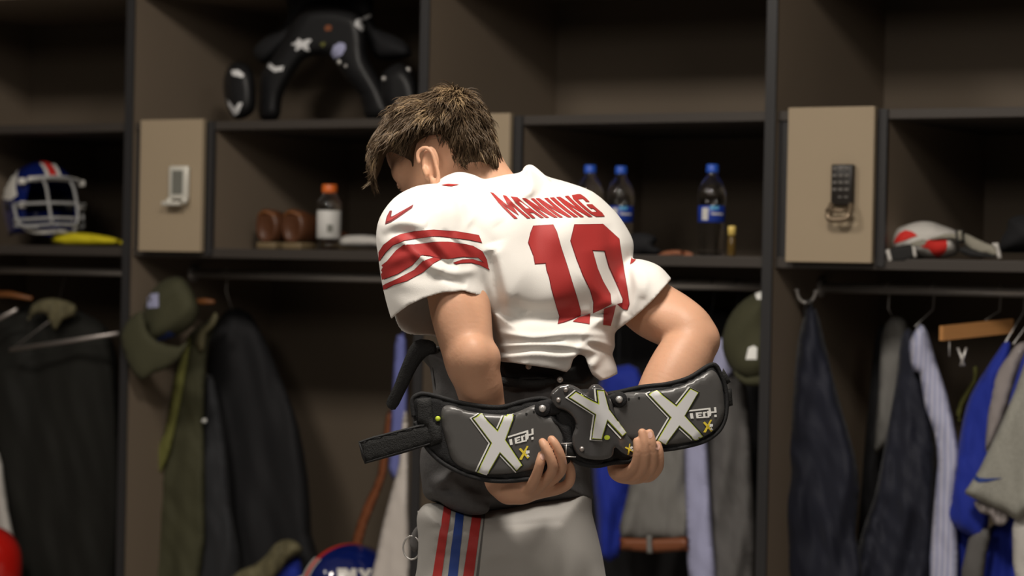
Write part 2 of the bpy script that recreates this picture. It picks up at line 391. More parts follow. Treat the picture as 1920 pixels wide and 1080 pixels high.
def warp(px, py, w):
    Rm = np.array(RC); v = np.stack([(px - 960) / F, -(py - 540) / F, -np.ones_like(px)]); r = Rm @ v
    Yw = YP - w / SP; return (r * (Yw / r[1])).T + np.array(CAM)
def nz(X, Y, sx, sy, seed=0, amp=1):                # smooth pseudo-noise on arrays
    a = np.zeros(np.broadcast(X, Y).shape)
    rg = np.random.default_rng(seed)
    for i in range(6):
        th, ph = rg.uniform(0, 6.28), rg.uniform(0, 6.28); f = rg.uniform(.6, 1.7)
        a = a + np.sin((X / sx * math.cos(th) + Y / sy * math.sin(th)) * f * 6.28 + ph)
    return a / 3 * amp
def ridge(X, Y, pts, amp, wd, asym=0):                 # a raised (or sunken) crease along a polyline, fading at its ends
    P = np.array(cr(pts, 4, False)); best = np.full(X.shape, 1e9); tt = np.zeros(X.shape); sd = np.zeros(X.shape); n = len(P) - 1
    for i, (a, b) in enumerate(zip(P[:-1], P[1:])):
        e = b - a; t = np.clip(((X - a[0]) * e[0] + (Y - a[1]) * e[1]) / max(e.dot(e), 1e-6), 0, 1); dx, dy = X - a[0] - t * e[0], Y - a[1] - t * e[1]; q = dx * dx + dy * dy
        k = q < best; best = np.where(k, q, best); tt = np.where(k, (i + t) / n, tt)
        sd = np.where(k, (dx * e[1] - dy * e[0]) / (np.linalg.norm(e) + 1e-6), sd)
    dd = np.sqrt(best); g = np.exp(-(dd / wd) ** 2)
    if asym: g = g * (1 + asym * np.tanh(sd / wd))
    return amp * g * np.clip(np.minimum(tt, 1 - tt) * 5, 0, 1) ** .5
# ---------------------------------------------------------------- room and lockers
DIV = [-2.415, -1.357, -0.300, 0.762, 1.822]; DEP = .72; ZU, ZL, ZR, ZB, ZT = 1.858, 1.485, 1.408, .365, 2.28
ident = lambda x, y, z: Vector((x, y, z))
for nm, b, m in (('floor', (-6, 6, -3, 9, -.05, 0), 'floor'), ('ceiling', (-6, 6, -3, 9, 3.4, 3.45), 'ceil')):
    tag(MB().box(ident, *b).build(nm, m, smooth=False), kind='structure')
tag(MB().box(L, -5, 4.5, DEP + .03, DEP + .13, 0, 3.4).build('wall_back', 'wall', smooth=False), kind='structure')
tag(MB().box(L, -5, 4.5, .02, DEP + .03, ZT + .05, 3.4).build('wall_upper', 'wall', smooth=False), kind='structure')
names = ['leftmost open wooden locker, with the blue helmet on its shelf', 'open wooden locker under the black shoulder pads, with a silver keypad safe',
         'open wooden locker behind the player, with three water bottles on its shelf', 'rightmost open wooden locker, with a black keypad safe and many hanging shirts']
LOCK = []
for i in range(4):
    w0, w1 = DIV[i], DIV[i + 1]; a, b = w0 + .013, w1 - .013
    r = thing('locker', names[i], 'locker', L((w0 + w1) / 2, 0, 0), 'row of open wooden lockers'); LOCK.append(r)
    MB().box(L, w0 - .0125, w0 + .0125, .004, DEP, 0, ZT).build('side_panel', 'laminate', r, False)
    MB().box(L, w0 - .0145, w0 + .0145, -.004, .004, 0, ZT, bev=.001).build('edge_strip', 'edge', r, False)
    if i == 3: MB().box(L, w1 - .0125, w1 + .0125, .004, DEP, 0, ZT).build('side_panel', 'laminate', r, False)
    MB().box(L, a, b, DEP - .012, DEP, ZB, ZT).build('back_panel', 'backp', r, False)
    MB().box(L, a, b, .0, DEP - .012, ZT - .03, ZT).build('top_panel', 'laminate', r, False)
    MB().box(L, a, b, .015, DEP - .012, ZU - .025, ZU, bev=.002).build('upper_shelf', 'shelf', r, False)
    MB().box(L, a, b, .015, DEP - .012, ZL - .028, ZL, bev=.002).build('lower_shelf', 'shelf', r, False)
    MB().box(L, a, b, .03, DEP - .012, ZB - .04, ZB, bev=.004).build('seat_board', 'laminate', r, False)
    MB().box(L, a, b, .10, DEP - .012, 0, ZB - .04).build('plinth', 'shelf', r, False)
    sx0, sx1 = w0 + .055, w0 + .290
    MB().box(L, sx1 + .006, sx1 + .024, .02, DEP - .012, ZL, ZU - .025).build('partition', 'laminate', r, False)
    MB().box(L, sx1 + .003, sx1 + .026, .008, .02, ZL - .02, ZU).build('partition_edge', 'edge', r, False)
    MB().box(L, a, sx1 + .003, .022, .06, ZL + .001, ZU - .026).build('safe_body', 'edge', r, False)
    door = MB().box(L, sx0, sx1, -.012, .006, ZL - .012, ZU + .006, bev=.0015).build('safe_door', 'door', r, False)
    # the hanging rail with its two end flanges
    rail = MB().tube([L(a, .3, ZR), L(b, .3, ZR)], .0135, 14).build('hanging_rail', 'steel', r)
    MB().tube([L(a, .3, ZR), L(a + .008, .3, ZR)], .026, 16).build('rail_flange', 'steel', r); MB().tube([L(b - .008, .3, ZR), L(b, .3, ZR)], .026, 16).build('rail_flange', 'steel', r)
    if i == 1:      # silver lock
        f = MB(); wc, zc = LW(340, 343, -.012); h = .050; g = .036
        f.box(L, wc - g, wc + g, -.030, -.0125, zc - h, zc + h, bev=.006)
        lk = f.build('keypad_lock', 'locks', door)
        MB().box(L, wc - .020, wc + .020, -.032, -.0302, zc - .034, zc + .036, bev=.0008).build('keypad_face', 'lcd', lk, False)
        MB().box(L, wc - .044, wc + .022, -.052, -.030, zc - .068, zc - .055, bev=.004).tube([L(wc - .030, -.02, zc - .05), L(wc - .030, -.036, zc - .056)], .0085, 12).tube([L(wc + .028, -.02, zc - .05), L(wc + .028, -.036, zc - .056)], .0085, 12).build('lever', 'locks', lk)
    if i in (0, 2, 3):
        if i == 3: wc, zc = LW(1584, 346, -.012)
        else: wc, zc = w0 + .205, 1.69
        h = .062
        f = MB().box(L, wc - .029, wc + .029, -.034, -.0125, zc - h + .01, zc + h - .012, bev=.004)
        lk = f.build('keypad_lock', 'lock', door)
        kb = MB()
        for q in range(4):
            for c in range(3): kb.box(L, wc - .024 + c * .0165, wc - .012 + c * .0165, -.0365, -.034, zc + .036 - q * .0175, zc + .0425 - q * .0175, bev=.001)
        for c in (1, 2): kb.box(L, wc - .024 + c * .0165, wc - .014 + c * .0165, -.036, -.034, zc - .034, zc - .030)
        kb.build('number_keys', 'key', lk, False)
        # open grip below the keys
        gp = [L(wc - .026, -.03, zc - .05), L(wc - .028, -.045, zc - .075), L(wc - .022, -.05, zc - .088), L(wc + .018, -.05, zc - .088), L(wc + .027, -.045, zc - .075), L(wc + .026, -.03, zc - .05)]
        MB().tube(cr(gp, 4, False), .0075, 8).tube([L(wc - .034, -.046, zc - .066), L(wc + .022, -.046, zc - .066)], .0055, 8).build('grip', 'bronze', lk)

# ---------------------------------------------------------------- things on the shelves
def base_on(px, py, d, z):                           # world point on the ray of px at depth d, resting at height z
    w, _ = LW(px, py, d); return L(w, d, z)
def water_bottle(px, d, label, lab=True):
    w, _ = LW(px, 400, d); o = L(w, d, ZL + .0005)
    t = thing('water_bottle', label, 'bottle', o, 'clear water bottles with blue caps')
    prof = [(.001, .001), (.026, 0), (.034, .004), (.0355, .012), (.033, .02), (.0355, .028), (.033, .036), (.0355, .044), (.033, .052), (.0355, .06), (.0335, .068), (.0355, .076), (.0345, .086), (.0345, .132), (.037, .14), (.038, .155), (.036, .172), (.028, .192), (.017, .208), (.0135, .216), (.0135, .222), (.001, .2225)]
    MB().lathe(o, prof, 32).build('bottle_body', 'clear', t)
    MB().lathe(o, [(.001, .2195), (.0165, .2195), (.0168, .223), (.0160, .240), (.0145, .2415), (.001, .2417)], 24).build('cap', 'capblue', t)
    lb = MB().lathe(o, [(.0347, .088), (.0358, .089), (.0358, .131), (.0347, .132)], 32).build('label_band', 'lblblue', t)
    cd = (CAM - o); cd.z = 0; cd.normalize(); sd = Vector((-cd.y, cd.x, 0))
    def cyl(a, z, r=.0362): return o + cd * (r * math.cos(a)) + sd * (r * math.sin(a)) + Vector((0, 0, z))
    def patch(a0, a1, z0, z1, m, nm):
        vs = []; n = 6
        for k in range(n + 1):
            a = a0 + (a1 - a0) * k / n; vs += [cyl(a, z0), cyl(a, z1)]
        link(nm, vs, [(2 * k, 2 * k + 2, 2 * k + 3, 2 * k + 1) for k in range(n)], m, lb)
    patch(-.75, -.25, .094, .126, 'lblwhite', 'white_panel'); patch(-.1, .55, .122, .1315, 'grass', 'cyan_band')
    patch(0, .95, .108, .113, 'lblwhite', 'brand_line')
    return t
water_bottle(1334, .10, 'clear water bottle with blue cap standing alone beside the gold-topped vial')
water_bottle(1163, .16, 'clear blue-capped water bottle just right of the player\'s shoulder')
water_bottle(1105, .10, 'clear blue-capped water bottle mostly hidden behind the player\'s shoulder')
def bottle_juice():
    w, _ = LW(617, 400, .12); o = L(w, .12, ZL + .0005)
    t = thing('drink_bottle', 'clear sports drink bottle with orange cap and white label beside brown shoes', 'bottle', o)
    MB().lathe(o, [(.001, .001), (.028, 0), (.033, .004), (.034, .014), (.031, .022), (.034, .03), (.034, .118), (.0345, .124), (.032, .14), (.022, .158), (.0185, .163), (.0185, .17), (.001, .1705)], 32).build('bottle_body', 'clear', t)
    MB().lathe(o, [(.001, .166), (.021, .166), (.022, .17), (.022, .188), (.020, .1905), (.001, .191)], 24).build('cap', 'caporange', t)
    lb = MB().lathe(o, [(.0343, .034), (.0352, .035), (.0352, .114), (.0343, .115)], 32).build('label_band', 'lblwhite', t)
    cd = (CAM - o); cd.z = 0; cd.normalize(); sd = Vector((-cd.y, cd.x, 0)); vs = []
    for k in range(5):
        a = -.35 + .5 * k / 4; vs += [o + cd * (.0357 * math.cos(a)) - sd * (.0357 * math.sin(-a)) * -1 + Vector((0, 0, z)) for z in (.052, .074)]
    link('printed_mark', vs, [(2 * k, 2 * k + 2, 2 * k + 3, 2 * k + 1) for k in range(4)], 'lcd', lb)
bottle_juice()
o = base_on(1373, 400, .07, ZL + .0005)
t = thing('glass_vial', 'small dark glass vial with gold cap beside the lone water bottle', 'vial', o)
MB().lathe(o, [(.001, 0), (.010, 0), (.011, .003), (.011, .045), (.008, .053), (.001, .054)], 20).build('vial_body', 'amber', t)
MB().lathe(o, [(.001, .0542), (.0105, .0542), (.0105, .077), (.009, .079), (.001, .0792)], 20).build('cap', 'gold', t)
# black pouch stack and copper cloth on the shelf behind the shoulder
LS = lambda d: LMAP(d)
o = puff('sunglasses_case', [(1168, 452), (1180, 440), (1205, 437), (1225, 441), (1232, 450), (1226, 460), (1238, 468), (1232, 478), (1170, 479)], LMAP(.12), 22, 'blackc', sp=8)
tag(o, 'crumpled black cloth pouch on the shelf right of the player\'s shoulder', 'pouch')
o = puff('flat_cloth', [(1236, 476), (1250, 470), (1275, 469), (1294, 473), (1296, 479), (1240, 480)], LMAP(.10), 16, 'copper', sp=6)
tag(o, 'thin flat copper-coloured cloth lying on the shelf behind the player', 'cloth')
# brown shoes, heels to the room
def heel_shoe(px, label):
    o = base_on(px, 460, .16, ZL + .0005); t = thing('dress_shoe', label, 'shoe', o, 'pair of brown dress shoes')
    dr = Vector((ST * .93 + .1, CT, 0)).normalized(); sd = Vector((dr.y, -dr.x, 0))
    def ring(y, w, z0, z1, n=16):
        w *= 1.08; z1 *= 1.22
        return [o + dr * y + sd * (w * math.copysign(abs(math.cos(a)) ** .75, math.cos(a))) + Vector((0, 0, (z0 + z1) / 2 + (z1 - z0) / 2 * math.sin(a))) for a in [2 * math.pi * k / n for k in range(n)]]
    R = [ring(-.035, .022, .03, .07), ring(-.045, .030, .022, .088), ring(-.04, .037, .020, .098), ring(-.01, .040, .020, .096), ring(.05, .040, .018, .084), ring(.12, .044, .016, .062), ring(.18, .046, .014, .048), ring(.225, .036, .013, .036), ring(.245, .014, .014, .026)]
    m = MB(); n = 16; vs = [v for r in R for v in r]
    m.add(vs, [(i * n + k, i * n + (k + 1) % n, (i + 1) * n + (k + 1) % n, (i + 1) * n + k) for i in range(len(R) - 1) for k in range(n)] + [tuple(range(n)), tuple(range((len(R) - 1) * n, len(R) * n))])
    m.build('upper', 'shoe', t)
    fr = lambda a, b, c: o + dr * a + sd * b + Vector((0, 0, c))
    MB().box(fr, -.043, .035, -.036, .036, 0, .021, bev=.005).build('heel', 'sole', t); MB().box(fr, .03, .235, -.04, .04, .004, .016, bev=.005).build('sole', 'sole', t)
    MB().tube(cr([fr(-.038, .034, .098), fr(-.049, 0, .110), fr(-.038, -.034, .098)], 4, False), .004, 8).build('collar_trim', 'dwood', t)
heel_shoe(515, 'brown leather dress shoe nearest the silver keypad safe, heel outward'); heel_shoe(563, 'brown leather dress shoe touching the orange-capped bottle, heel outward')
o = puff('folded_towel', [(640, 446), (660, 441), (700, 442), (715, 450), (712, 463), (640, 463)], LMAP(.13), 26, 'whitec', sp=7, sm=2)
tag(o, 'small folded white towel on shelf behind the orange-capped bottle', 'towel')
# cap and belt things on the right shelf
RS = LMAP(.10)
t = thing('baseball_visor', 'white and scarlet soft cap with loose buckle straps on the right shelf', 'cap', base_on(1740, 480, .1, ZL))
P3 = lambda pts, x0=1640, y0=380, k=6.857: [(x0 + a / k, y0 + b / k) for a, b in pts]
cw = puff('crown', P3([(215, 560), (230, 420), (300, 330), (420, 280), (560, 245), (720, 245), (860, 290), (1020, 350), (1080, 400), (1090, 600), (1000, 690), (700, 720), (300, 640)]), RS, 52, 'whitec', t, R=26, sp=5, fold=lambda x, y: 2 * math.sin(x * .12 + y * .1))
decal('scarlet_panel', [P3([(255, 515), (270, 470), (330, 390), (400, 360), (480, 375), (560, 425), (480, 450), (340, 500), (265, 525)]), P3([(600, 560), (620, 500), (760, 455), (930, 475), (935, 560), (900, 640), (820, 695), (760, 670), (700, 590)])], [cw], 'scarlet', t, .002, 5)
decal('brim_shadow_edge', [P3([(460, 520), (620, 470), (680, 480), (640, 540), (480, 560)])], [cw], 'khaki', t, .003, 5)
plate('buckle_strap', P3([(210, 590), (380, 545), (470, 540), (500, 620), (490, 720), (300, 770), (215, 760), (195, 650)]), LMAP(.02), 6, 'webbing', t, sp=5, sm=2)
plate('strap_end', P3([(135, 610), (190, 595), (235, 740), (180, 775)]), LMAP(.018), 6, 'whitec', t, sp=5, sm=0)
plate('strap_end', P3([(480, 560), (520, 570), (545, 700), (500, 705)]), LMAP(.014), 6, 'whitec', t, sp=5, sm=0)
plate('khaki_strap', P3([(700, 470), (900, 400), (1040, 400), (1180, 400), (1300, 460), (1460, 530), (1580, 580), (1600, 690), (1420, 660), (1300, 640), (1180, 560), (1040, 470), (800, 470)]), LMAP(.02), 7, 'khaki', t, sp=5, sm=2)
plate('slider', P3([(1035, 350), (1140, 345), (1160, 510), (1050, 520)]), LMAP(.008), 7, 'webbing', t, sp=5, sm=0)
plate('slider_bar', P3([(1065, 365), (1120, 360), (1130, 480), (1075, 485)]), LMAP(-.004), 5, 'khaki', t, sp=5, sm=0)
plate('under_strap', P3([(1150, 560), (1310, 620), (1540, 680), (1540, 705), (1250, 700), (1080, 620)]), LMAP(.012), 6, 'webbing', t, sp=5, sm=2)
plate('strap_end', P3([(1500, 520), (1590, 515), (1640, 715), (1580, 725), (1560, 590)]), LMAP(.008), 6, 'whitec', t, sp=5, sm=0)
o = puff('black_bag', P3([(1600, 560), (1640, 440), (1700, 340), (1720, 230), (1800, 175), (1960, 160), (2200, 200), (2250, 500), (2200, 620), (1650, 640)]), LMAP(.2), 60, 'blackc', sp=8)
tag(o, 'rounded black bag on the far right shelf behind the cap', 'bag')

# ---------------------------------------------------------------- helmets
def helmet(name, label, loc, yaw, tiltx, shell, size=1.0, roll=0, mask_m='mask', logo=True):
    """football helmet: local +Y is the face, origin at the base"""
    t = thing(name, label, 'helmet', loc)
    R = Matrix.Rotation(yaw, 3, 'Z') @ Matrix.Rotation(tiltx, 3, 'X') @ Matrix.Rotation(roll, 3, 'Y')
    c = Vector(loc) + Vector((0, 0, .135 * size))
    T = lambda x, y, z: c + R @ (Vector((x, y, z)) * size)
    def surf(th, ph, off=0):                       # th round from face, ph from the crown
        a, b, h = .112 + off, .142 + off, .128 + off
        z = math.cos(ph); r = math.sin(ph) if ph < math.pi / 2 else 1.0 - .16 * ((ph - math.pi / 2) / .9) ** 2
        if ph > math.pi / 2: z = -(ph - math.pi / 2) * .98
        e = .86
        sx = math.copysign(abs(math.sin(th)) ** e, math.sin(th)); cy = math.copysign(abs(math.cos(th)) ** e, math.cos(th))
        return T(a * r * sx, b * r * cy - .008, h * z)
    nt_, np_ = 60, 30; vs = []; fs = []
    lim = lambda th: (1.22 if abs(th) < .62 else 1.22 + (min(abs(th), 1.12) - .62) * 2.3) if abs(th) < 1.12 else 2.37
    for j in range(np_ + 1):
        for i in range(nt_):
            th = -math.pi + 2 * math.pi * i / nt_; tt = abs(th)
            pm = 1.20 if tt < .75 else (1.20 + (min(tt, 1.0) - .75) / .25 * 1.22)
            if tt > 2.2: pm = 2.42 - (tt - 2.2) * .22
            vs.append(surf(th, .001 + (pm - .001) * j / np_))
    for j in range(np_):
        for i in range(nt_): fs.append((j * nt_ + i, j * nt_ + (i + 1) % nt_, (j + 1) * nt_ + (i + 1) % nt_, (j + 1) * nt_ + i))
    sh = fixn(link('shell', vs, fs, shell, t)); so = sh.modifiers.new('solid', 'SOLIDIFY'); so.thickness = .006; so.offset = -1
    # centre stripes, ear hole ring, logos, bumpers
    def strip(t0, t1, p0, p1, off, m, nm, par, n=16):
        v = []
        for k in range(n + 1):
            p = p0 + (p1 - p0) * k / n
            for tt in (t0, t1):
                q = surf(0, p, off) if p >= 0 else surf(math.pi, -p, off)
                v.append(q + R @ Vector((tt * size, 0, 0)))
        return link(nm, v, [(2 * k, 2 * k + 2, 2 * k + 3, 2 * k + 1) for k in range(n)], m, par)
    if logo:
        strip(-.012, .012, -1.9, 1.18, .0012, 'scarlet', 'centre_stripe', sh, 30)
        if size < 1: strip(.014, .026, .5, 1.18, .0012, 'hwhite', 'stripe_border', sh, 12); strip(-.026, -.014, .5, 1.18, .0012, 'hwhite', 'stripe_border', sh, 12)
    for sx in (-1, 1):
        hole = MB().tube([surf(sx * 1.55, 1.75, -.004), surf(sx * 1.55, 1.75, .0015)], .015, 16).build('ear_hole', 'black', sh)
    # face mask bars
    mk = MB(); br = .0052 * size
    def bar(pts, r=br): mk.tube(cr([T(*p) for p in pts], 5, False), r, 8)
    for z, y, w in ((-.035, .185, .098), (-.085, .198, .090), (-.105, .195, .082)):
        bar([(-.115, .06, z + .012), (-w, .125, z + .004), (-w * .45, y - .005, z), (0, y, z), (w * .45, y - .005, z), (w, .125, z + .004), (.115, .06, z + .012)])
    for sx in (-1, 1):
        bar([(sx * .045, .128, .055), (sx * .046, .165, .02), (sx * .047, .186, -.035), (sx * .045, .196, -.085), (sx * .040, .192, -.105)])
        bar([(sx * .115, .06, -.023), (sx * .112, .075, -.07), (sx * .10, .10, -.10), (sx * .07, .15, -.107)])
    bar([(-.095, .10, .045), (-.045, .150, .050), (0, .158, .052), (.045, .150, .050), (.095, .10, .045)])
    mk.build('face_mask', mask_m, t)
    cl = MB()
    for sx in (-1, 1):
        for z in (.045, -.03): cl.box(lambda a, b, c_: T(a, b, c_), sx * .100 - .010, sx * .100 + .010, .085, .108, z - .010, z + .010, bev=.003)
    cl.build('mask_clip', 'hwhite', t)
    MB().tube(cr([T(-.085, .112, .05), T(0, .146, .052), T(.085, .112, .05)], 5, False), .009 * size, 8).build('front_bumper', 'hwhite', t)
    # inner padding and chin cup
    ip = MB().tube(cr([T(-.085, .05, -.02), T(-.09, -.02, .0), T(-.06, -.09, .01), T(.06, -.09, .01), T(.09, -.02, .0), T(.085, .05, -.02)], 5, False), .02 * size, 10); ip.build('padding', 'foam', t)
    MB().tube(cr([T(-.10, .03, -.07), T(-.07, .10, -.115), T(0, .15, -.12), T(.07, .10, -.115), T(.10, .03, -.07)], 5, False), [.004] * 8 + [.016] * 5 + [.004] * 8 if False else .008 * size, 8).build('chin_strap', 'hwhite', t)
    return t, sh, surf
bp = base_on(76, 420, .17, ZL + .010)
t0_, sh0, sf0 = helmet('football_helmet', 'glossy blue football helmet with grey face mask on the left shelf', bp, math.radians(-148), math.radians(8), 'hblue', .98, mask_m='mask')
bp = base_on(650, 1040, .16, ZB + .003); bp.z = .37
t1_, sh1, sf1 = helmet('football_helmet', 'glossy blue football helmet with red centre stripe at the bottom of the locker', bp, math.radians(114), math.radians(-16), 'hblue', .98)
bp = base_on(-40, 1060, .03, ZB); bp.z = .37
t2_, sh2, sf2 = helmet('football_helmet', 'glossy red helmet at the bottom left corner under white cloth', bp, math.radians(100), math.radians(-8), 'hred', .9, logo=False)

decal('side_emblem', [[(2, 372), (8, 335), (22, 312), (37, 306), (33, 330), (30, 352), (33, 366), (20, 376)]], [sh0], 'hwhite', sh0, .0015, 4)
decal('side_lettering', [[(632, 1066), (650, 1066), (656, 1074), (659, 1066), (668, 1067), (668, 1092), (656, 1092), (648, 1080), (646, 1092), (634, 1092)], [(671, 1067), (680, 1067), (684, 1075), (689, 1067), (698, 1067), (689, 1082), (689, 1092), (680, 1092), (680, 1082)]], [sh1], 'hwhite', sh1, .0015, 4)
decal('stripe_border', [[(543, 1085), (556, 1062), (568, 1058), (560, 1075), (552, 1092)]], [sh1], 'hwhite', sh1, .0016, 4)
# ---------------------------------------------------------------- the player, seen from behind, fastening his gear
PER = thing('person', 'person in white number 10 jersey and grey trousers, gripping a protector behind the back', 'person', (PM(960, 1000, 0).x, YP, 0.0))
# --- body: head, neck, arms and hands as one continuous surface
RES = 2.4
B = Field((685, 150, -250), (1365, 960, 275), RES)
def unit(v): v = np.array(v, float); return v / np.linalg.norm(v)
fw = unit((-.70, .35, -.62)); up = unit((-.18, -.93, -.32)); up = unit(up - fw * fw.dot(up)); lf = np.cross(fw, up); lf = lf if lf[2] > 0 else -lf
HR = [fw, up, lf]; HC = np.array((832, 262, -95.))
def H(a, b, c): return HC + fw * a + up * b + lf * c
B.ell(HC, (91, 87, 69), HR, 0)
B.ell(H(62, 4, 0), (70, 58, 58), HR, 12)
B.ell(H(40, -50, 0), (66, 92, 62), HR, 30)                                   # face and jaw
B.ell(H(84, 6, 24), (16, 16, 22), HR, 14).ell(H(84, 6, -24), (16, 16, 22), HR, 14)      # brow
B.tube([(*H(92, -6, 0), 9), (*H(112, -34, 0), 12), (*H(116, -46, 0), 15)], 10)          # nose
B.ell(H(98, -46, 12), (9, 8, 8), HR, 6).ell(H(98, -46, -12), (9, 8, 8), HR, 6)
B.ell(H(93, -80, 0), (12, 6, 26), HR, 6).ell(H(91, -93, 0), (12, 6, 22), HR, 6)         # lips
B.ell(H(82, -122, 0), (22, 20, 26), HR, 18)                                    # chin
B.ell(H(92, -14, 30), (12, 12, 15), HR, 0, cut=True); B.ell(H(92, -14, -30), (12, 12, 15), HR, 0, cut=True)  # sockets
B.ell(H(78, -40, 40), (22, 20, 20), HR, 18).ell(H(78, -40, -40), (22, 20, 20), HR, 18)  # cheekbones
B.tube([(880, 300, -105, 58), (900, 345, -95, 62), (930, 400, -70, 72)], 26)  # neck
B.ell((935, 470, -40), (150, 110, 85), None, 40)
def ear(px, py, w):
    e = [(785, 303), (783, 290), (788, 281), (798, 277), (808, 283), (814, 296), (818, 312), (822, 328), (821, 340), (816, 347)]
    dx, dy = px - 803, py - 312
    B.tube([(a + dx, b + dy, w + (a - 800) * .25, 4.1) for a, b in e], 3, 2)
    B.ell((px + 4, py - 4, w - 12), (17, 34, 9), None, 6)
    B.ell((px - 3, py - 6, w + 1), (8, 18, 8), None, 0, cut=True)
    B.tube([(px - 8, py + 4, w - 3, 4.5), (px - 4, py + 14, w - 2, 5)], 5, 1)
    B.tube([(px + 8, py + 26, w, 6), (px + 11, py + 34, w - 3, 6.5)], 6, 1)
EARW = 8
ear(803, 312, EARW)
# left arm: hangs from the sleeve, elbow towards the room, forearm down behind the protector
B.tube([(835, 470, 50, 58), (856, 530, 74, 60), (864, 585, 106, 57), (874, 640, 136, 51), (884, 680, 152, 47)], 22)
B.tube([(884, 676, 154, 46), (896, 715, 140, 45), (905, 755, 118, 41), (916, 810, 105, 36), (926, 860, 108, 31), (936, 895, 118, 27), (950, 915, 126, 25)], 14)
B.ell((886, 664, 186), (25, 28, 20), None, 22)                              # point of the elbow
B.ell((850, 590, 160), (30, 48, 20), None, 26)                               # triceps
B.ell((915, 668, 150), (20, 20, 26), None, 18)
# right arm: out to the right, bent hard, forearm back behind the protector
B.tube([(1140, 525, -95, 46), (1190, 553, -78, 53), (1226, 581, -56, 55), (1262, 601, -30, 53), (1290, 620, -6, 49), (1300, 640, 4, 46)], 20)
B.tube([(1300, 642, 6, 45), (1281, 675, 22, 54), (1258, 720, 42, 56), (1232, 765, 62, 48), (1205, 810, 80, 38), (1180, 850, 92, 30), (1166, 874, 100, 27)], 7)
B.ell((1322, 636, 4), (24, 27, 24), None, 16)
B.ell((1248, 606, -12), (48, 24, 30), [unit((.8, .6, .1)), unit((-.6, .8, 0)), (0, 0, 1)], 22)
# hands -------------------------------------------------------------------
def finger(pts, k=2.6): B.tube([(*p[:3], p[3] * 1.0) for p in pts], k, 3)
# left hand (thumb to the right), palm turned to the room under the lower edge, fingertips over the front
B.tube([(938, 905, 122, 26), (958, 920, 130, 23)], 12, 1)
B.tube([(952, 916, 130, 22), (975, 922, 140, 18), (996, 916, 150, 14)], 12, 1)
B.tube([(956, 922, 124, 20), (990, 922, 130, 18), (1020, 912, 134, 15)], 12, 1)
B.tube([(985, 925, 128, 15), (1015, 918, 128, 15), (1035, 905, 130, 13)], 10, 1)
B.ell((975, 928, 143), (24, 16, 12), None, 12)
finger([(990, 917, 156, 12), (1001, 902, 180, 10.5), (1009, 882, 197, 9.6), (1013, 866, 203, 9.2), (1016, 853, 200, 8.2)])
finger([(1006, 915, 150, 12), (1024, 898, 176, 10.5), (1036, 879, 200, 10), (1031, 856, 209, 9.2), (1022, 838, 208, 9), (1017, 829, 203, 8)])
finger([(1022, 908, 144, 12), (1044, 892, 168, 10.5), (1054, 876, 188, 10), (1050, 852, 201, 9.2), (1041, 833, 204, 8.6), (1034, 824, 200, 8)])
finger([(1005, 922, 128, 14), (1042, 918, 140, 11), (1064, 908, 152, 10), (1070, 893, 160, 9.6), (1068, 876, 165, 9.2), (1063, 863, 166, 8.2)])
finger([(962, 918, 122, 14), (992, 900, 112, 12), (1015, 878, 106, 11), (1030, 858, 104, 9.5)])
# right hand
B.tube([(1172, 866, 100, 26), (1176, 880, 104, 24)], 12, 1)
B.ell((1178, 886, 106), (32, 17, 17), None, 14)
finger([(1158, 884, 118, 13), (1172, 888, 134, 10.5), (1187, 877, 158, 9.6), (1194, 862, 170, 9.2), (1196, 843, 176, 9), (1195, 828, 175, 8.6)])
finger([(1170, 892, 112, 13), (1190, 893, 134, 10.5), (1206, 876, 160, 9.8), (1210, 858, 172, 9.2), (1208, 832, 178, 8.8), (1204, 811, 176, 8.2)])
finger([(1184, 896, 108, 13), (1206, 894, 130, 10.5), (1222, 876, 154, 9.8), (1225, 857, 165, 9), (1222, 830, 172, 8.8), (1218, 812, 171, 8)])
finger([(1196, 893, 104, 12), (1218, 894, 122, 10), (1233, 880, 140, 9.2), (1237, 866, 150, 8.6), (1236, 846, 156, 8.2), (1233, 834, 155, 7.6)])
finger([(1160, 880, 96, 13), (1150, 858, 88, 12), (1146, 836, 86, 10)])
body = B.mesh('body', 'skin', PM, PER, relax=2)
del B

def nail(name, c, rx, ry, ang, m='nail'):
    ca, sa = math.cos(ang), math.sin(ang)
    poly = [(c[0] + rx * math.cos(t) * ca - ry * math.sin(t) * sa, c[1] + rx * math.cos(t) * sa + ry * math.sin(t) * ca) for t in np.linspace(0, 6.28, 14)[:-1]]
    return decal(name, [poly], [body], m, PER, .0004, 2.5)
for c, a in (((1063, 865), .2), ((1017, 856), -.2), ((1233, 838), .2), ((1219, 816), 0.1)):
    nail('fingernail', c, 4.6, 6.2, a)
for s_ in (1, -1):
    e = H(84, -14, s_ * 30); MB().lathe(PM(*e) - Vector((0, 0, .011)), [(.001, 0), (.006, .002), (.0105, .008), (.011, .011), (.0105, .014), (.006, .020), (.001, .022)], 16).build('eye', 'lwhite', PER)

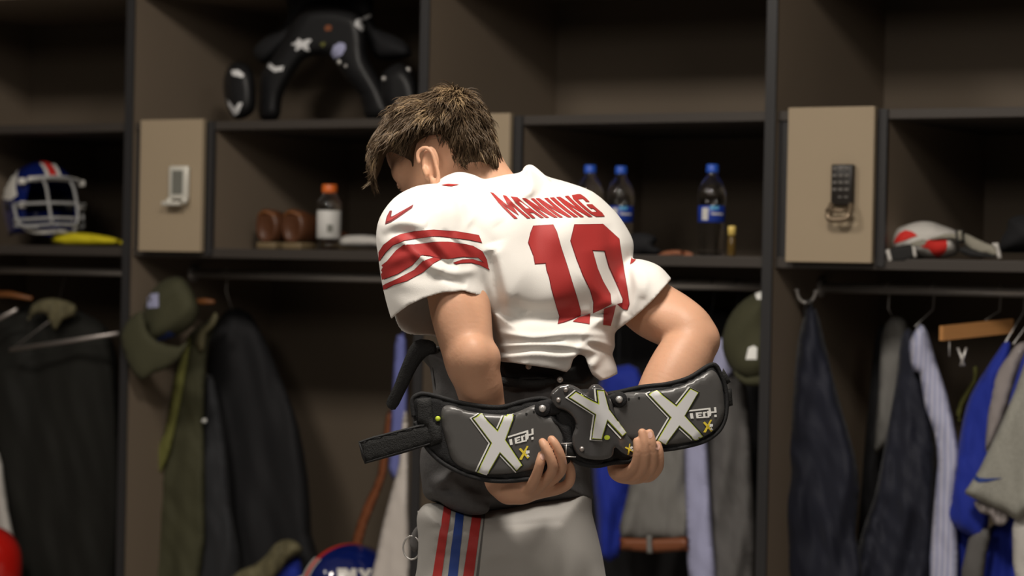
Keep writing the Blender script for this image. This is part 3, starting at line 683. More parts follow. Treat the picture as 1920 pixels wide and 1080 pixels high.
# --- jersey
J = Field((690, 300, -330), (1275, 730, 240), 2.6)
mid_t = lambda x, y: -22 - .40 * (x - 985) + .30 * (y - 490)
T1 = [(800, 372), (812, 352), (822, 342), (838, 332), (860, 324), (885, 329), (905, 338), (925, 335), (948, 329), (975, 326), (990, 312), (1003, 317), (1027, 331), (1065, 342), (1112, 360), (1150, 393), (1172, 422), (1187, 452), (1187, 480), (1183, 510), (1180, 560), (1176, 586), (1150, 603), (1110, 610), (1060, 617), (1010, 622), (960, 616), (920, 600), (880, 560), (820, 520), (780, 460), (780, 410)]
def foldT(X, Y):
    f = ridge(X, Y, [(925, 455), (945, 520), (965, 590)], 7, 20) + ridge(X, Y, [(918, 470), (930, 540), (938, 600)], -12, 12)
    f += ridge(X, Y, [(1160, 400), (1172, 470), (1172, 560)], 6, 12) + ridge(X, Y, [(1140, 420), (1150, 500), (1155, 580)], -5, 12)
    f += ridge(X, Y, [(930, 598), (990, 606), (1060, 600), (1110, 585)], 14, 13) + ridge(X, Y, [(935, 570), (1000, 585), (1080, 575)], -8, 12)
    f += ridge(X, Y, [(1100, 600), (1140, 575), (1175, 560)], 12, 14) + ridge(X, Y, [(960, 560), (990, 590)], -5, 10)
    f += ridge(X, Y, [(985, 320), (1000, 345), (975, 370), (935, 380)], 8, 9) + ridge(X, Y, [(1020, 335), (1015, 362), (985, 378)], -5, 8)
    f += ridge(X, Y, [(880, 420), (905, 440), (935, 470)], -4, 14) + ridge(X, Y, [(860, 375), (910, 392), (935, 420)], 3, 14)
    f += 1.6 * nz(X, Y, 130, 90, 3)
    f += 14 * np.exp(-((X - 1085) / 60) ** 2 - ((Y - 400) / 70) ** 2)          # shoulder blade over the pads
    f += -8 * np.exp(-((X - 1005) / 26) ** 2 - ((Y - 430) / 90) ** 2)
    return f * 1.35
J.slab(T1, mid_t, 138, 118, 0, foldT)
# lower part under the blouse fold
mid_l = lambda x, y: -14 - .36 * (x - 1030) + 0 * y
T2 = [(905, 570), (1165, 570), (1152, 622), (1153, 650), (1148, 664), (1157, 690), (1162, 740), (1090, 740), (930, 740), (930, 680), (925, 640)]
def foldL(X, Y):
    f = 0
    for a, w_, p in (([(925, 622), (1000, 632), (1080, 625), (1150, 632)], 5, 6), ([(930, 650), (1000, 645), (1070, 650), (1150, 668)], 5.5, 6), ([(925, 672), (1000, 664), (1060, 668), (1110, 650)], 4, 6), ([(1080, 655), (1110, 640), (1150, 648)], 6, 6),
                     ([(930, 636), (1000, 642), (1060, 636)], -4, 5), ([(930, 662), (1010, 655), (1090, 660)], -4, 5), ([(1110, 690), (1125, 670), (1150, 660)], 6, 8), ([(1090, 640), (1130, 655), (1150, 676)], -5, 6)):
        f = f + ridge(X, Y, a, w_, p)
    return f * 1.3 + 1.2 * nz(X, Y, 90, 40, 5)
hx = np.array([900, 935, 960, 1000, 1040, 1062, 1070, 1074, 1085, 1097, 1102, 1110, 1125, 1140, 1156, 1175]); hy = np.array([676, 678, 680, 686, 692, 698, 690, 674, 664, 668, 684, 702, 714, 710, 702, 695])
hem = lambda x: np.interp(x, hx, hy)
J.slab(T2, mid_l, 118, 70, 0, foldL, sm=0, cuts=lambda X, Y, Z: (Y - hem(X)) * .8 + 0 * Z)
# left sleeve over the pad
SL = [(705, 445), (712, 408), (738, 372), (772, 352), (805, 345), (845, 347), (880, 372), (900, 410), (910, 455), (917, 510), (922, 560), (920, 600), (900, 640), (860, 650), (808, 637), (786, 636), (760, 632), (742, 618), (728, 580), (716, 530), (709, 480)]
mid_s = lambda x, y: 74 - .22 * (x - 812) + .16 * (y - 470)
cufx = np.array([700, 728, 745, 765, 795, 830, 870, 900, 921, 940]); cufy = np.array([620, 604, 588, 573, 559, 549, 546, 555, 573, 600])
cuf = lambda x: np.interp(x, cufx, cufy)
def foldS(X, Y):
    f = ridge(X, Y, [(712, 430), (730, 418), (765, 415), (800, 425)], 9, 11) + ridge(X, Y, [(712, 448), (740, 436), (780, 438)], -6, 9)
    for a, w_, p in (([(745, 442), (765, 462), (800, 490), (830, 510)], 7, 7), ([(765, 438), (800, 462), (835, 490), (860, 500)], -5, 6), ([(795, 430), (820, 455), (845, 490)], 6, 7), ([(850, 440), (880, 465), (905, 485)], 6, 8), ([(830, 432), (860, 462), (890, 490)], -5, 6),
                     ([(720, 500), (760, 480), (800, 480)], 4, 8), ([(800, 500), (850, 512), (900, 505)], 5, 8), ([(815, 515), (850, 528), (875, 535)], -5, 7), ([(880, 395), (900, 440), (912, 520)], -3, 9)):
        f = f + ridge(X, Y, a, w_, p)
    return f * .95 + 1.5 * nz(X, Y, 80, 60, 9)
sl, g = J.slab(SL, mid_s, 104, 84, 0, foldS, ret=True)
_, gi = J.slab(SL, mid_s, 104, 84, 0, None, ret=True, inset=5)
X, Y, Z = J.ax[0][sl[0]][:, None, None], J.ax[1][sl[1]][None, :, None], J.ax[2][sl[2]][None, None, :]
inner = np.maximum(gi, 540 - Y)                       # hollow of the sleeve, open downwards
front = np.maximum(np.maximum((cuf(X) - Y) * .8, (mid_s(X, Y) - 40) - Z), (X - 925))
g = np.maximum(g, -inner); g = np.maximum(g, -front); g = np.maximum(g, Y - 637 - 0 * X)
J.d[sl] = smin(J.d[sl], g.astype(np.float32), 9)
# right sleeve
SR = [(1120, 470), (1160, 482), (1186, 485), (1210, 488), (1238, 500), (1262, 526), (1290, 560), (1280, 640), (1220, 670), (1165, 650), (1140, 628), (1130, 590)]
mid_r = lambda x, y: -62 + .40 * (x - 1200)
def foldR(X, Y):
    return ridge(X, Y, [(1185, 500), (1195, 540), (1180, 590)], 5, 10) + ridge(X, Y, [(1175, 495), (1182, 545), (1172, 590)], -7, 8) + ridge(X, Y, [(1178, 612), (1212, 590), (1243, 552), (1252, 530)], 0, 3) + ridge(X, Y, [(1195, 500), (1210, 520), (1205, 560)], 4, 8)
def cutR(X, Y, Z):
    a = np.array((1258., 524.)); b = np.array((1150., 622.)); n = np.array((.68, .735)); 
    q = (X - a[0]) * n[0] + (Y - a[1]) * n[1]; t = ((X - a[0]) * -.735 + (Y - a[1]) * .68) / 146
    return q - 6 * np.sin(np.clip(t, 0, 1) * 3.14) + 0 * Z
J.slab(SR, mid_r, 84, 58, 8, foldR, cuts=cutR)
# ribbed collar roll
J.tube([(822, 344, 2, 5), (840, 334, 6, 6), (862, 328, 2, 6), (886, 333, -8, 6), (906, 341, -14, 6), (928, 338, -20, 6), (950, 333, -28, 6), (975, 329, -40, 6), (990, 318, -50, 6)], 5, 3)
J.tube([(985, 318, -55, 5), (994, 314, -50, 6), (1006, 322, -45, 6), (1024, 338, -40, 6)], 5, 3)
# hollow for the neck
J.tube([(875, 290, -112, 64), (905, 350, -105, 62)], 0, 1, cut=True)
jersey = J.mesh('jersey', 'white', PM, PER, relax=2)
del J
def Z3(pts, x0=680, y0=320, k=3.0): return [(x0 + a / k, y0 + b / k) for a, b in pts]
def jd(name, polys, m='red', off=.0012, sp=5, label=None, par=None, edge=1.1):
    if edge: decal(name + '_edging', [offs(p, edge) for p in polys], [jersey], 'redline', par or jersey, off * .5, sp)
    return decal(name, polys, [jersey], m, par or jersey, off, sp, label)
ONE = [(960, 313), (1070, 306), (1090, 345), (1115, 435), (1150, 540), (1180, 640), (1205, 720), (1224, 790), (1222, 815), (1180, 835), (1130, 853), (1100, 860), (1108, 820), (1090, 760), (1062, 660), (1050, 600), (1036, 560), (1030, 520), (970, 524), (962, 480), (932, 405), (945, 350)]
ZERO = [(1192, 305), (1350, 303), (1440, 385), (1452, 470), (1473, 590), (1492, 700), (1500, 750), (1490, 780), (1468, 778), (1435, 752), (1462, 745), (1466, 722), (1430, 640), (1385, 540), (1360, 450), (1290, 448), (1318, 550), (1350, 625), (1390, 695), (1396, 748), (1345, 775), (1298, 797), (1300, 740), (1280, 670), (1240, 590), (1205, 500), (1170, 395)]
jd('number_one', [Z3(ONE)]); jd('number_zero', [Z3(ZERO)])
jd('number_lower_end', [Z3([(1212, 828), (1280, 800), (1276, 864), (1180, 850)])], edge=0)
jd('number_lower_end', [Z3([(1356, 775), (1400, 762), (1422, 755), (1412, 800), (1392, 872), (1350, 866)])], edge=0)
# surname, block capitals on an arched patch
def glyph(ch):
    b = lambda *a: [tuple(a[i:i + 2]) for i in range(0, len(a), 2)]
    s = .27
    return {'M': [b(0, 0, .2, 0, .5, .5, .8, 0, 1, 0, 1, 1, .8, 1, .8, .4, .5, .88, .2, .4, .2, 1, 0, 1)],
            'A': [b(.22, 0, .78, 0, 1, 1, .74, 1, .68, .74, .32, .74, .26, 1, 0, 1), ],
            'N': [b(0, 0, .3, 0, .72, .62, .72, 0, 1, 0, 1, 1, .7, 1, .28, .38, .28, 1, 0, 1)],
            'I': [b(.1, 0, .9, 0, .9, 1, .1, 1)],
            'G': [b(.15, 0, .85, 0, 1, .15, 1, .34, .73, .34, .73, .2, .27, .2, .27, .8, .73, .8, .73, .64, .52, .64, .52, .46, 1, .46, 1, .85, .85, 1, .15, 1, 0, .85, 0, .15)]}[ch]
wds = {'M': 1.35, 'A': 1, 'N': 1, 'I': .42, 'G': 1}; tot = sum(wds[c] for c in 'MANNING') + .16 * 6
top = lambda t: np.array((919 + (1091 - 919) * t, 361 + 11 * math.sin(math.pi * min(t * 1.05, 1)) ** .8 * (1 - .25 * t) + 4 * t))
bot = lambda t: np.array((964 + (1136 - 964) * t, 410 - 4 * t))
u = 0; polys = []; holes = []
for ch in 'MANNING':
    for gq in glyph(ch):
        pl = []
        for i in range(len(gq)):
            (x0, y0), (x1, y1) = gq[i], gq[(i + 1) % len(gq)]
            for k in range(3):
                gx, gy = x0 + (x1 - x0) * k / 3, y0 + (y1 - y0) * k / 3; tt = (u + gx * wds[ch]) / tot
                pl.append(tuple(top(tt) * (1 - gy) + bot(tt) * gy + np.array((2.2 * math.sin(gy * math.pi) * -1, 0))))
        polys.append(pl)
    if ch == 'A':
        holes.append([tuple(top((u + gx) / tot) * (1 - gy) + bot((u + gx) / tot) * gy) for gx, gy in ((.42, .22), (.58, .22), (.64, .56), (.36, .56))])
    u += wds[ch] + .16
decal('surname_lettering', [offs(p, .25) for p in polys], [jersey], 'red', jersey, .0012, 4)
decal('letter_counter', holes, [jersey], 'white', jersey, .0018, 4)
# sleeve stripes (traced round the folds) and the check mark
Zs = lambda p: Z3(p, 680, 300)
st1 = Zs([(93, 520), (118, 480), (170, 440), (215, 420), (290, 402), (400, 394), (520, 402), (600, 415), (652, 425), (668, 465), (600, 450), (520, 440), (430, 430), (380, 430), (310, 440), (230, 455), (170, 480), (130, 520), (92, 575)])
st2 = Zs([(95, 605), (140, 570), (190, 510), (232, 478), (290, 478), (400, 462), (480, 462), (560, 472), (620, 485), (672, 515), (695, 560), (705, 600), (650, 548), (560, 545), (480, 555), (420, 552), (380, 540), (330, 535), (280, 590), (200, 640), (108, 675)])
st3 = Zs([(116, 705), (200, 668), (290, 620), (340, 570), (400, 550), (440, 558), (400, 580), (340, 630), (250, 680), (180, 700), (120, 730)])
st4 = Zs([(512, 578), (560, 562), (620, 560), (690, 580), (712, 618), (660, 590), (610, 578), (560, 580), (525, 585)])
jd('sleeve_stripe', [st1, st2, st3, st4], edge=.8)
jd('right_sleeve_stripe', [Z3([(1510, 490), (1530, 480), (1556, 486), (1520, 520), (1505, 528)])], edge=0)
jd('collar_piping', [Z3([(440, 83), (480, 77), (545, 80), (500, 90), (470, 88)], 680, 320)], edge=0)
decal('shoulder_tick', [offs(Z3([(133, 296), (140, 262), (157, 230), (163, 230), (157, 262), (170, 262), (282, 196), (276, 208), (200, 262), (160, 286)]), 1.2)], [jersey], 'redline', jersey, .001, 4)
decal('shoulder_tick_fill', [Z3([(137, 290), (143, 264), (157, 238), (155, 268), (172, 266), (270, 206), (200, 258), (160, 283)])], [jersey], 'red', jersey, .0016, 4)

# --- grey undershirt and the pad showing at the waist
U = Field((780, 640, -190), (1140, 975, 130), 3.2)
mid_u = lambda x, y: -42 - .30 * (x - 955) + 0 * y
def foldU(X, Y):
    f = 2.5 * nz(X, Y, 60, 50, 21)
    for a, w_, p in (([(800, 900), (840, 905), (880, 930), (930, 935)], 12, 11), ([(795, 925), (850, 940), (905, 950)], 12, 10), ([(815, 920), (840, 890), (870, 880)], 8, 8), ([(800, 915), (850, 925), (900, 945)], -9, 7), ([(950, 720), (1000, 700), (1060, 710)], 5, 8), ([(940, 740), (990, 725), (1040, 735)], -5, 8)):
        f = f + ridge(X, Y, a, w_, p)
    return f
U.slab([(800, 650), (1120, 650), (1122, 700), (1112, 760), (1106, 840), (1106, 900), (1104, 945), (1000, 960), (900, 965), (880, 958), (850, 950), (800, 935), (790, 900), (788, 850), (805, 800), (812, 740), (806, 690)], mid_u, 104, 80, 0, foldU)
U.ell((868, 940, 55), (52, 22, 30), [unit((.95, .3, 0)), unit((-.3, .95, 0)), (0, 0, 1)], 14)
undershirt = U.mesh('undershirt', 'shirt', PM, PER)
del U
umid = lambda px, py, w: PM(px, py, mid_u(px, py) + 104 + w)
plate('lower_back_pad', [(938, 668), (1000, 676), (1060, 684), (1112, 664), (1116, 700), (1100, 722), (1060, 722), (1010, 712), (950, 716), (938, 700)], lambda px, py, w: PM(px, py, 66 - .3 * (px - 955) + w), 7, 'padb', PER)
plate('pad_band', [(934, 706), (1000, 714), (1046, 702), (1052, 712), (1004, 728), (936, 722)], lambda px, py, w: PM(px, py, 76 - .3 * (px - 955) + w), 5, 'webbing', PER)
for q in ((991, 687), (1050, 712)):
    MB().tube([PM(q[0], q[1], 84 - .3 * (q[0] - 955)), PM(q[0], q[1], 90 - .3 * (q[0] - 955))], .0052, 14).build('pad_rivet', 'steel', PER)
# strap dangling from the shoulder pads on the left
plate('pad_strap', [(776, 640), (812, 640), (818, 660), (800, 668), (782, 690), (762, 730), (741, 768), (724, 757), (738, 725), (752, 688)], lambda px, py, w: PM(px, py, 52 + .2 * (px - 760) + w), 5, 'webbing', PER, sp=7)
MB().tube(cr([PM(812, 660, 40), PM(814, 700, 38), PM(820, 740, 34)], 4, False), .0022, 8).tube(cr([PM(824, 655, 44), PM(818, 700, 42), PM(830, 735, 38)], 4, False), .0018, 8).build('elastic_cord', 'webbing', PER)

# --- trousers with the side stripes
Q = Field((745, 905, -300), (1185, 1990, 170), 5.0)
mid_p = lambda x, y: -40 - .30 * (x - 955) + 0 * y
def foldP(X, Y):
    f = 9 * np.exp(-((X - 1010) / 45) ** 2 - ((Y - 1075) / 60) ** 2) + 8 * np.exp(-((X - 1090) / 30) ** 2 - ((Y - 1070) / 60) ** 2) - 5 * np.exp(-((X - 1058) / 14) ** 2 - ((Y - 1080) / 60) ** 2)
    for a, w_, p in (([(795, 990), (850, 992), (905, 992), (990, 985), (1060, 978)], -5, 6), ([(930, 1000), (1000, 990), (1060, 985)], 3, 7), ([(815, 1012), (850, 1022), (900, 1012)], -4, 5), ([(810, 1036), (850, 1040), (905, 1045)], -4, 5), ([(900, 1050), (950, 1040), (990, 1055)], 3, 8), ([(1000, 930), (1050, 945), (1105, 935)], -1, 9)):
        f = f + ridge(X, Y, a, w_, p)
    return f
Q.slab([(800, 944), (840, 944), (900, 952), (950, 945), (1000, 930), (1050, 922), (1104, 916), (1110, 960), (1120, 1000), (1131, 1050), (1138, 1110), (1132, 1190), (1060, 1240), (960, 1240), (860, 1240), (770, 1190), (776, 1110), (782, 1060), (784, 1010), (781, 975), (785, 958)], mid_p, 118, 92, 0, foldP)
Q.tube([(870, 1150, 20, 95), (850, 1300, 30, 84), (858, 1480, 20, 66), (862, 1600, 0, 60), (868, 1850, -10, 42), (870, 1930, -12, 42)], 30)
Q.tube([(1050, 1150, -60, 92), (1075, 1300, -70, 82), (1085, 1480, -70, 64), (1085, 1600, -90, 58), (1085, 1850, -105, 42), (1085, 1930, -105, 42)], 30)
pants = Q.mesh('trousers', 'pants', PM, PER, relax=3)
del Q
waist = [(782, 956), (800, 943), (850, 942), (905, 952), (905, 988), (850, 990), (793, 988), (783, 985)]
def pd(name, poly, m, off=.0014): return decal(name, [poly], [pants], m, pants, off, 7)
def strip_poly(cx, w, y0=935, y1=1400):
    l = [(cx(y) - w / 2, y) for y in np.arange(y0, y1, 20)]; r = [(cx(y) + w / 2 + .02 * (y - 940), y) for y in np.arange(y0, y1, 20)][::-1]; return l + r
for nm, x0, sl_, w_, m in (('red_side_stripe', 839, -.155, 14, 'red'), ('blue_side_stripe', 863, -.118, 15, 'blue'), ('red_side_stripe', 896, -.150, 17, 'red')):
    pd(nm, strip_poly(lambda y, x0=x0, s=sl_: x0 + s * (y - 950), w_, y1=1300), m)
pd('side_piping', strip_poly(lambda y: 910 - .13 * (y - 950), 1.6, y1=1300), 'dgrey')
plate('belt_tab', [(783, 958), (796, 955), (798, 985), (793, 990), (783, 986)], lambda px, py, w: PM(px, py, 20 + w), 6, 'pants', PER, sp=5, sm=0)
plate('hip_tab', [(784, 985), (796, 990), (792, 1012), (785, 1030), (776, 1036), (768, 1022), (772, 1000)], lambda px, py, w: PM(px, py, 16 + w), 4, 'dgrey', PER, sp=5, sm=2)
ringp = [PM(772 + 16 * math.cos(a), 1027 + 22 * math.sin(a), 16 + 6 * math.cos(a)) for a in np.linspace(0, 6.283, 25)]
MB().tube(ringp, .0016, 8).build('metal_ring', 'steel', PER)
# shoes, below the frame
for q, (px, w) in enumerate(((868, -10), (1085, -105))):
    b = PM(px, 1500, w); o = Vector((b.x, b.y, 0)); dr = Vector((-.62, .78, 0)).normalized(); sd = Vector((dr.y, -dr.x, 0)); m = MB(); n = 16
    prof = [(-.09, .022, .01, .05), (-.085, .036, .002, .10), (-.05, .042, 0, .13), (0, .046, 0, .12), (.06, .048, 0, .09), (.13, .052, 0, .065), (.19, .046, 0, .05), (.225, .02, .003, .03)]
    vs = [o + dr * y + sd * (w2 * math.cos(2 * math.pi * k / n)) + Vector((0, 0, (z0 + z1) / 2 + (z1 - z0) / 2 * math.sin(2 * math.pi * k / n))) for y, w2, z0, z1 in prof for k in range(n)]
    m.add(vs, [(i * n + k, i * n + (k + 1) % n, (i + 1) * n + (k + 1) % n, (i + 1) * n + k) for i in range(len(prof) - 1) for k in range(n)] + [tuple(range(n)), tuple(range((len(prof) - 1) * n, len(prof) * n))])
    m.build('shoe', 'hwhite', PER)
# ---------------------------------------------------------------- rib protector held in both hands
bw = lambda x: 176 - .10 * (x - 1060) - 46 * ((x - 1060) / 300) ** 2 - (18 * math.exp(-((x - 1190) / 60) ** 2))
RB = thing('rib_protector', 'black and grey rib protector belt with three silver X marks held behind the back', 'rib protector', PM(1060, 800, bw(1060)))
BM = lambda dw: (lambda px, py, w: PM(px, py, bw(px) + dw + w))
def pad(name, poly, dw, t, m='foam', par=None, sp=8, R=9, sm=3): return puff(name, poly, BM(dw), t, m, par or RB, R=R, sp=sp, back=1, sm=sm)
padL = pad('left_pad', [(771, 750), (780, 739), (800, 737), (822, 741), (860, 752), (900, 759), (940, 761), (975, 752), (1008, 745), (1030, 749), (1044, 770), (1056, 810), (1070, 845), (1066, 880), (1040, 890), (1005, 897), (950, 903), (905, 899), (862, 886), (826, 866), (800, 842), (785, 812), (774, 780)], -8, 8)
padR = pad('right_pad', [(1130, 742), (1165, 730), (1200, 724), (1250, 718), (1290, 707), (1318, 692), (1336, 680), (1352, 700), (1361, 728), (1364, 758), (1360, 790), (1344, 814), (1310, 833), (1270, 843), (1235, 846), (1190, 842), (1140, 836), (1120, 800)], -8, 8)
padC = pad('centre_pad', [(1046, 742), (1090, 730), (1140, 735), (1160, 780), (1188, 820), (1192, 858), (1176, 867), (1150, 866), (1120, 876), (1090, 873), (1064, 858), (1050, 820), (1040, 780)], -5, 8)
# stitched rim rolls along the pad edges
def rim(name, pts, dw, r, par): MB().tube([PM(x, y, bw(x) + dw) for x, y in cr(pts, 5, False)], r / SP, 8).build(name, 'foam', par)
rim('edge_binding', [(776, 782), (773, 752), (782, 741), (802, 739), (860, 754), (900, 761), (940, 763), (978, 753), (1010, 747), (1030, 752), (1046, 778), (1058, 815)], -3, 4.2, padL)
rim('edge_binding', [(778, 790), (789, 818), (804, 844), (830, 868), (866, 887), (906, 899), (950, 902), (1004, 896)], -3, 4.2, padL)
rim('edge_binding', [(1140, 740), (1200, 726), (1250, 720), (1292, 708), (1336, 683), (1352, 704), (1361, 730), (1363, 760), (1358, 790), (1342, 814), (1308, 832), (1240, 844), (1190, 840)], -3, 4, padR)
# hard plates
pl = plate('left_plate', [(829, 766), (846, 760), (880, 771), (930, 777), (962, 775), (1006, 758), (1012, 770), (1024, 779), (1038, 782), (1052, 802), (1061, 832), (1055, 852), (1022, 872), (990, 882), (950, 889), (910, 889), (872, 880), (848, 862), (838, 832), (828, 795)], BM(1), 4.5, 'plate', RB, sp=9, sm=4, bev=3)
pr = plate('right_plate', [(1166, 738), (1220, 734), (1272, 725), (1310, 707), (1335, 694), (1350, 712), (1357, 745), (1357, 782), (1338, 808), (1300, 827), (1250, 834), (1200, 830), (1158, 822), (1148, 790), (1150, 764)], BM(1), 4.5, 'plate', RB, sp=9, sm=4, bev=3)
def cb(x, y):                      # raised ridge of the centre plate, highest along its diagonal spine
    s0 = 0
    P = np.array([(1118, 726), (1128, 770), (1142, 805), (1160, 850)])
    d = min(np.hypot(x - (a[0] + t * (b[0] - a[0])), y - (a[1] + t * (b[1] - a[1]))) for a, b in zip(P[:-1], P[1:]) for t in np.linspace(0, 1, 8))
    return 17 * math.exp(-(d / 26) ** 2) - 5 * math.exp(-((x - 1108) / 10) ** 2 - ((y - 812) / 40) ** 2)
pc = plate('centre_plate', [(1032, 744), (1037, 731), (1052, 722), (1070, 721), (1086, 729), (1098, 738), (1104, 728), (1112, 721), (1124, 722), (1138, 736), (1148, 757), (1158, 788), (1173, 812), (1187, 830), (1191, 848), (1184, 856), (1167, 849), (1153, 839), (1148, 855), (1130, 862), (1104, 861), (1084, 853), (1074, 836), (1073, 818), (1079, 800), (1076, 785), (1062, 771), (1042, 763)], BM(13), 4.5, 'gloss', RB, sp=5, sm=4, bul=cb, bev=3)
rim('edge_binding', [(1052, 800), (1062, 845), (1085, 868), (1118, 874), (1150, 868), (1178, 866), (1190, 858)], 0, 4, padC)
for q, dw, t_ in (((1017, 766), 4, 0), ((1161, 749), 4, 0), ((1061, 731), 17, 1), ((1047, 750), 17, 1), ((1091, 842), 17, 1)):
    p = PM(q[0], q[1], bw(q[0]) + dw + (cb(*q) if t_ else 0)); toc = (CAM - p).normalized(); a = MB()
    if not t_: MB().lathe(p - toc * .002, [(.001, 0), (.0135, 0), (.0135, .0035), (.012, .005), (.001, .0052)], 20, up=toc).build('rivet_washer', 'foam', RB)
    r0 = .0062 if not t_ else .0044
    a.lathe(p + toc * (.003 if not t_ else 0), [(.001, 0), (r0, 0), (r0, .001), (r0 * .8, .0028), (r0 * .3, .0036), (.0003, .0036)], 16, up=toc).build('rivet', 'steel' if not t_ else 'dulsteel', RB)
# tabs joining centre and side plates
plate('joining_strap', [(1004, 757), (1030, 748), (1052, 752), (1058, 770), (1040, 778), (1022, 780), (1010, 774)], BM(2), 3, 'foam', RB, sp=6, sm=2)
plate('joining_strap', [(1140, 742), (1160, 736), (1172, 742), (1171, 756), (1156, 762), (1146, 760)], BM(2), 3, 'foam', RB, sp=6, sm=2)
plate('black_channel', [(1020, 782), (1034, 780), (1056, 796), (1072, 800), (1074, 850), (1062, 872), (1058, 830), (1046, 800)], BM(3), 3, 'foam', RB, sp=6, sm=2)
bk = plate('buckle', [(1052, 833), (1072, 831), (1080, 856), (1058, 854)], BM(7), 5, 'black', RB, sp=5, sm=0)
MB().tube([PM(1052, 832, bw(1052) + 13), PM(1072, 831, bw(1072) + 13)], .0012, 6).tube([PM(1058, 856, bw(1058) + 13), PM(1080, 857, bw(1080) + 13)], .0012, 6).tube([PM(1062, 833, bw(1062) + 13), PM(1061, 854, bw(1061) + 13)], .001, 6).build('buckle_bar', 'steel', bk)
# left hook-and-loop strap and its keeper
bs = lambda px, py, w: PM(px, py, bw(max(px, 780)) + 2 - .25 * max(0, 780 - px) + w)
plate('fastening_strap', [(672, 828), (700, 818), (760, 803), (798, 793), (822, 800), (827, 822), (812, 832), (760, 849), (684, 870), (678, 856)], bs, 6, 'webbing', RB, sp=8, sm=0)
MB().tube([bs(x, y, 5) for x, y in cr([(674, 830), (700, 821), (760, 806), (796, 797)], 4, False)], .0013, 6).tube([bs(x, y, 5) for x, y in cr([(686, 867), (740, 851), (806, 832)], 4, False)], .0013, 6).tube([bs(674, 830, 5), bs(686, 867, 5)], .0013, 6).build('strap_stitching', 'foam', RB)
plate('strap_keeper', [(782, 748), (808, 745), (812, 790), (826, 800), (829, 828), (808, 836), (798, 800), (784, 790)], BM(4), 5, 'webbing', RB, sp=7, sm=0)
p = PM(821, 785, bw(821) + 3); toc = (CAM - p).normalized()
MB().lathe(p, [(.0003, 0), (.0045, 0), (.0045, .003), (.003, .0045), (.0003, .005)], 14, up=toc).build('lime_stud', 'lime', RB)
plate('right_end_loop', [(1356, 690), (1364, 704), (1370, 716), (1362, 722), (1352, 704)], BM(-6), 5, 'webbing', RB, sp=5, sm=0)
plate('right_end_loop', [(1362, 730), (1372, 728), (1374, 760), (1362, 764)], BM(-8), 5, 'webbing', RB, sp=5, sm=0)
# printed marks
def xmark(poly, tgt, par, sx=1):
    sh = [(x + sx, y) for x, y in poly]
    decal('x_mark_shadow', [offs(sh, 4.4)], tgt, 'lwhite', par, .0010, 4)
    decal('x_mark_outline', [offs(poly, 3.3)], tgt, 'black', par, .0016, 4)
    decal('x_mark_lime', [offs(poly, 1.2)], tgt, 'lime', par, .0022, 4)
    decal('x_mark', [poly], tgt, 'silver', par, .0029, 4)
xmark([(889, 785), (902, 778), (933.5, 810), (950, 773.5), (963, 780), (946.5, 825), (977.6, 872), (968.5, 880), (937.4, 847), (913, 889), (897, 884), (923, 830.5)], [pl], pl, -1.8)
xmark([(1218.5, 740), (1231.5, 734), (1268, 763), (1294, 730), (1307, 736.5), (1282, 780), (1318, 820), (1305, 826), (1273, 797), (1248, 831), (1234, 825), (1259, 782.6)], [pr], pr, -1.8)
xmark([(1069, 745), (1080, 736), (1123, 759), (1120, 733), (1130, 734), (1139, 768), (1171, 812), (1165, 817), (1137, 786), (1128, 822), (1112, 821), (1119, 776)], [pc], pc, -2)
def quadmap(TL, TR, BR, BL):
    TL, TR, BR, BL = map(np.array, (TL, TR, BR, BL))
    return lambda u, v: tuple((TL * (1 - u) + TR * u) * (1 - v) + (BL * (1 - u) + BR * u) * v)
def word(q, tgt, par):
    rc = [(0, 0, .80, .17), (.03, .38, .14, 1), (.24, .36, .33, 1), (.24, .36, .47, .52), (.24, .62, .44, .74), (.24, .86, .72, 1), (.50, .36, .58, 1), (.50, .36, .64, .50), (.66, .30, .73, .72), (.66, .55, .80, .72), (.72, .0, .80, .55), (.80, .40, .92, .55), (.92, 0, 1.0, .55), (.90, .74, .99, .98), (.66, .72, .78, .86)]
    decal('lettering', [[q(a, b), q(c, b), q(c, d), q(a, d)] for a, b, c, d in rc], tgt, 'lwhite', par, .0013, 5)
word(quadmap((952, 818), (1000, 803), (1001, 824), (955, 835)), [pl], pl)
word(quadmap((1290, 769), (1342, 763), (1344, 782), (1293, 785)), [pr], pr)
def minix(cx, cy, s, tgt, par, a=0):
    R_ = lambda pts: [(cx + (x * math.cos(a) - y * math.sin(a)) * s, cy + (x * math.sin(a) + y * math.cos(a)) * s) for x, y in pts]
    decal('small_x_mark', [R_([(-.75, .95), (.35, -1), (.62, -1), (-.35, 1.0)]), R_([(-.8, -.55), (-.5, -.72), (.72, .62), (.48, .85)])], tgt, 'yellow', par, .0012, 3)
    decal('small_figure', [R_([(.25, -.35), (.75, -.35), (.75, .05), (.45, .1), (.8, .55), (.3, .55), (.5, .15), (.2, .1)])], tgt, 'lwhite', par, .0014, 3)
minix(983, 849, 13, [pl], pl); minix(1327, 799, 12, [pr], pr); minix(1179, 842, 9, [pc], pc, -.35)
decal('lime_size_mark', [[(1138 + 5.5 * math.cos(t), 820 + 4.5 * math.sin(t)) for t in np.linspace(0, 6.28, 12)[:-1]]], [pc], 'lime', pc, .001, 3)
for q, tg in (((987, 776), pl), ((1001, 772), pl), ((1179, 748), pr), ((1198, 746), pr)):
    decal('vent_hole', [[(q[0] + 2.2 * math.cos(t), q[1] + 2.2 * math.sin(t)) for t in np.linspace(0, 6.28, 10)[:-1]]], [tg], 'black', tg, .0006, 2)

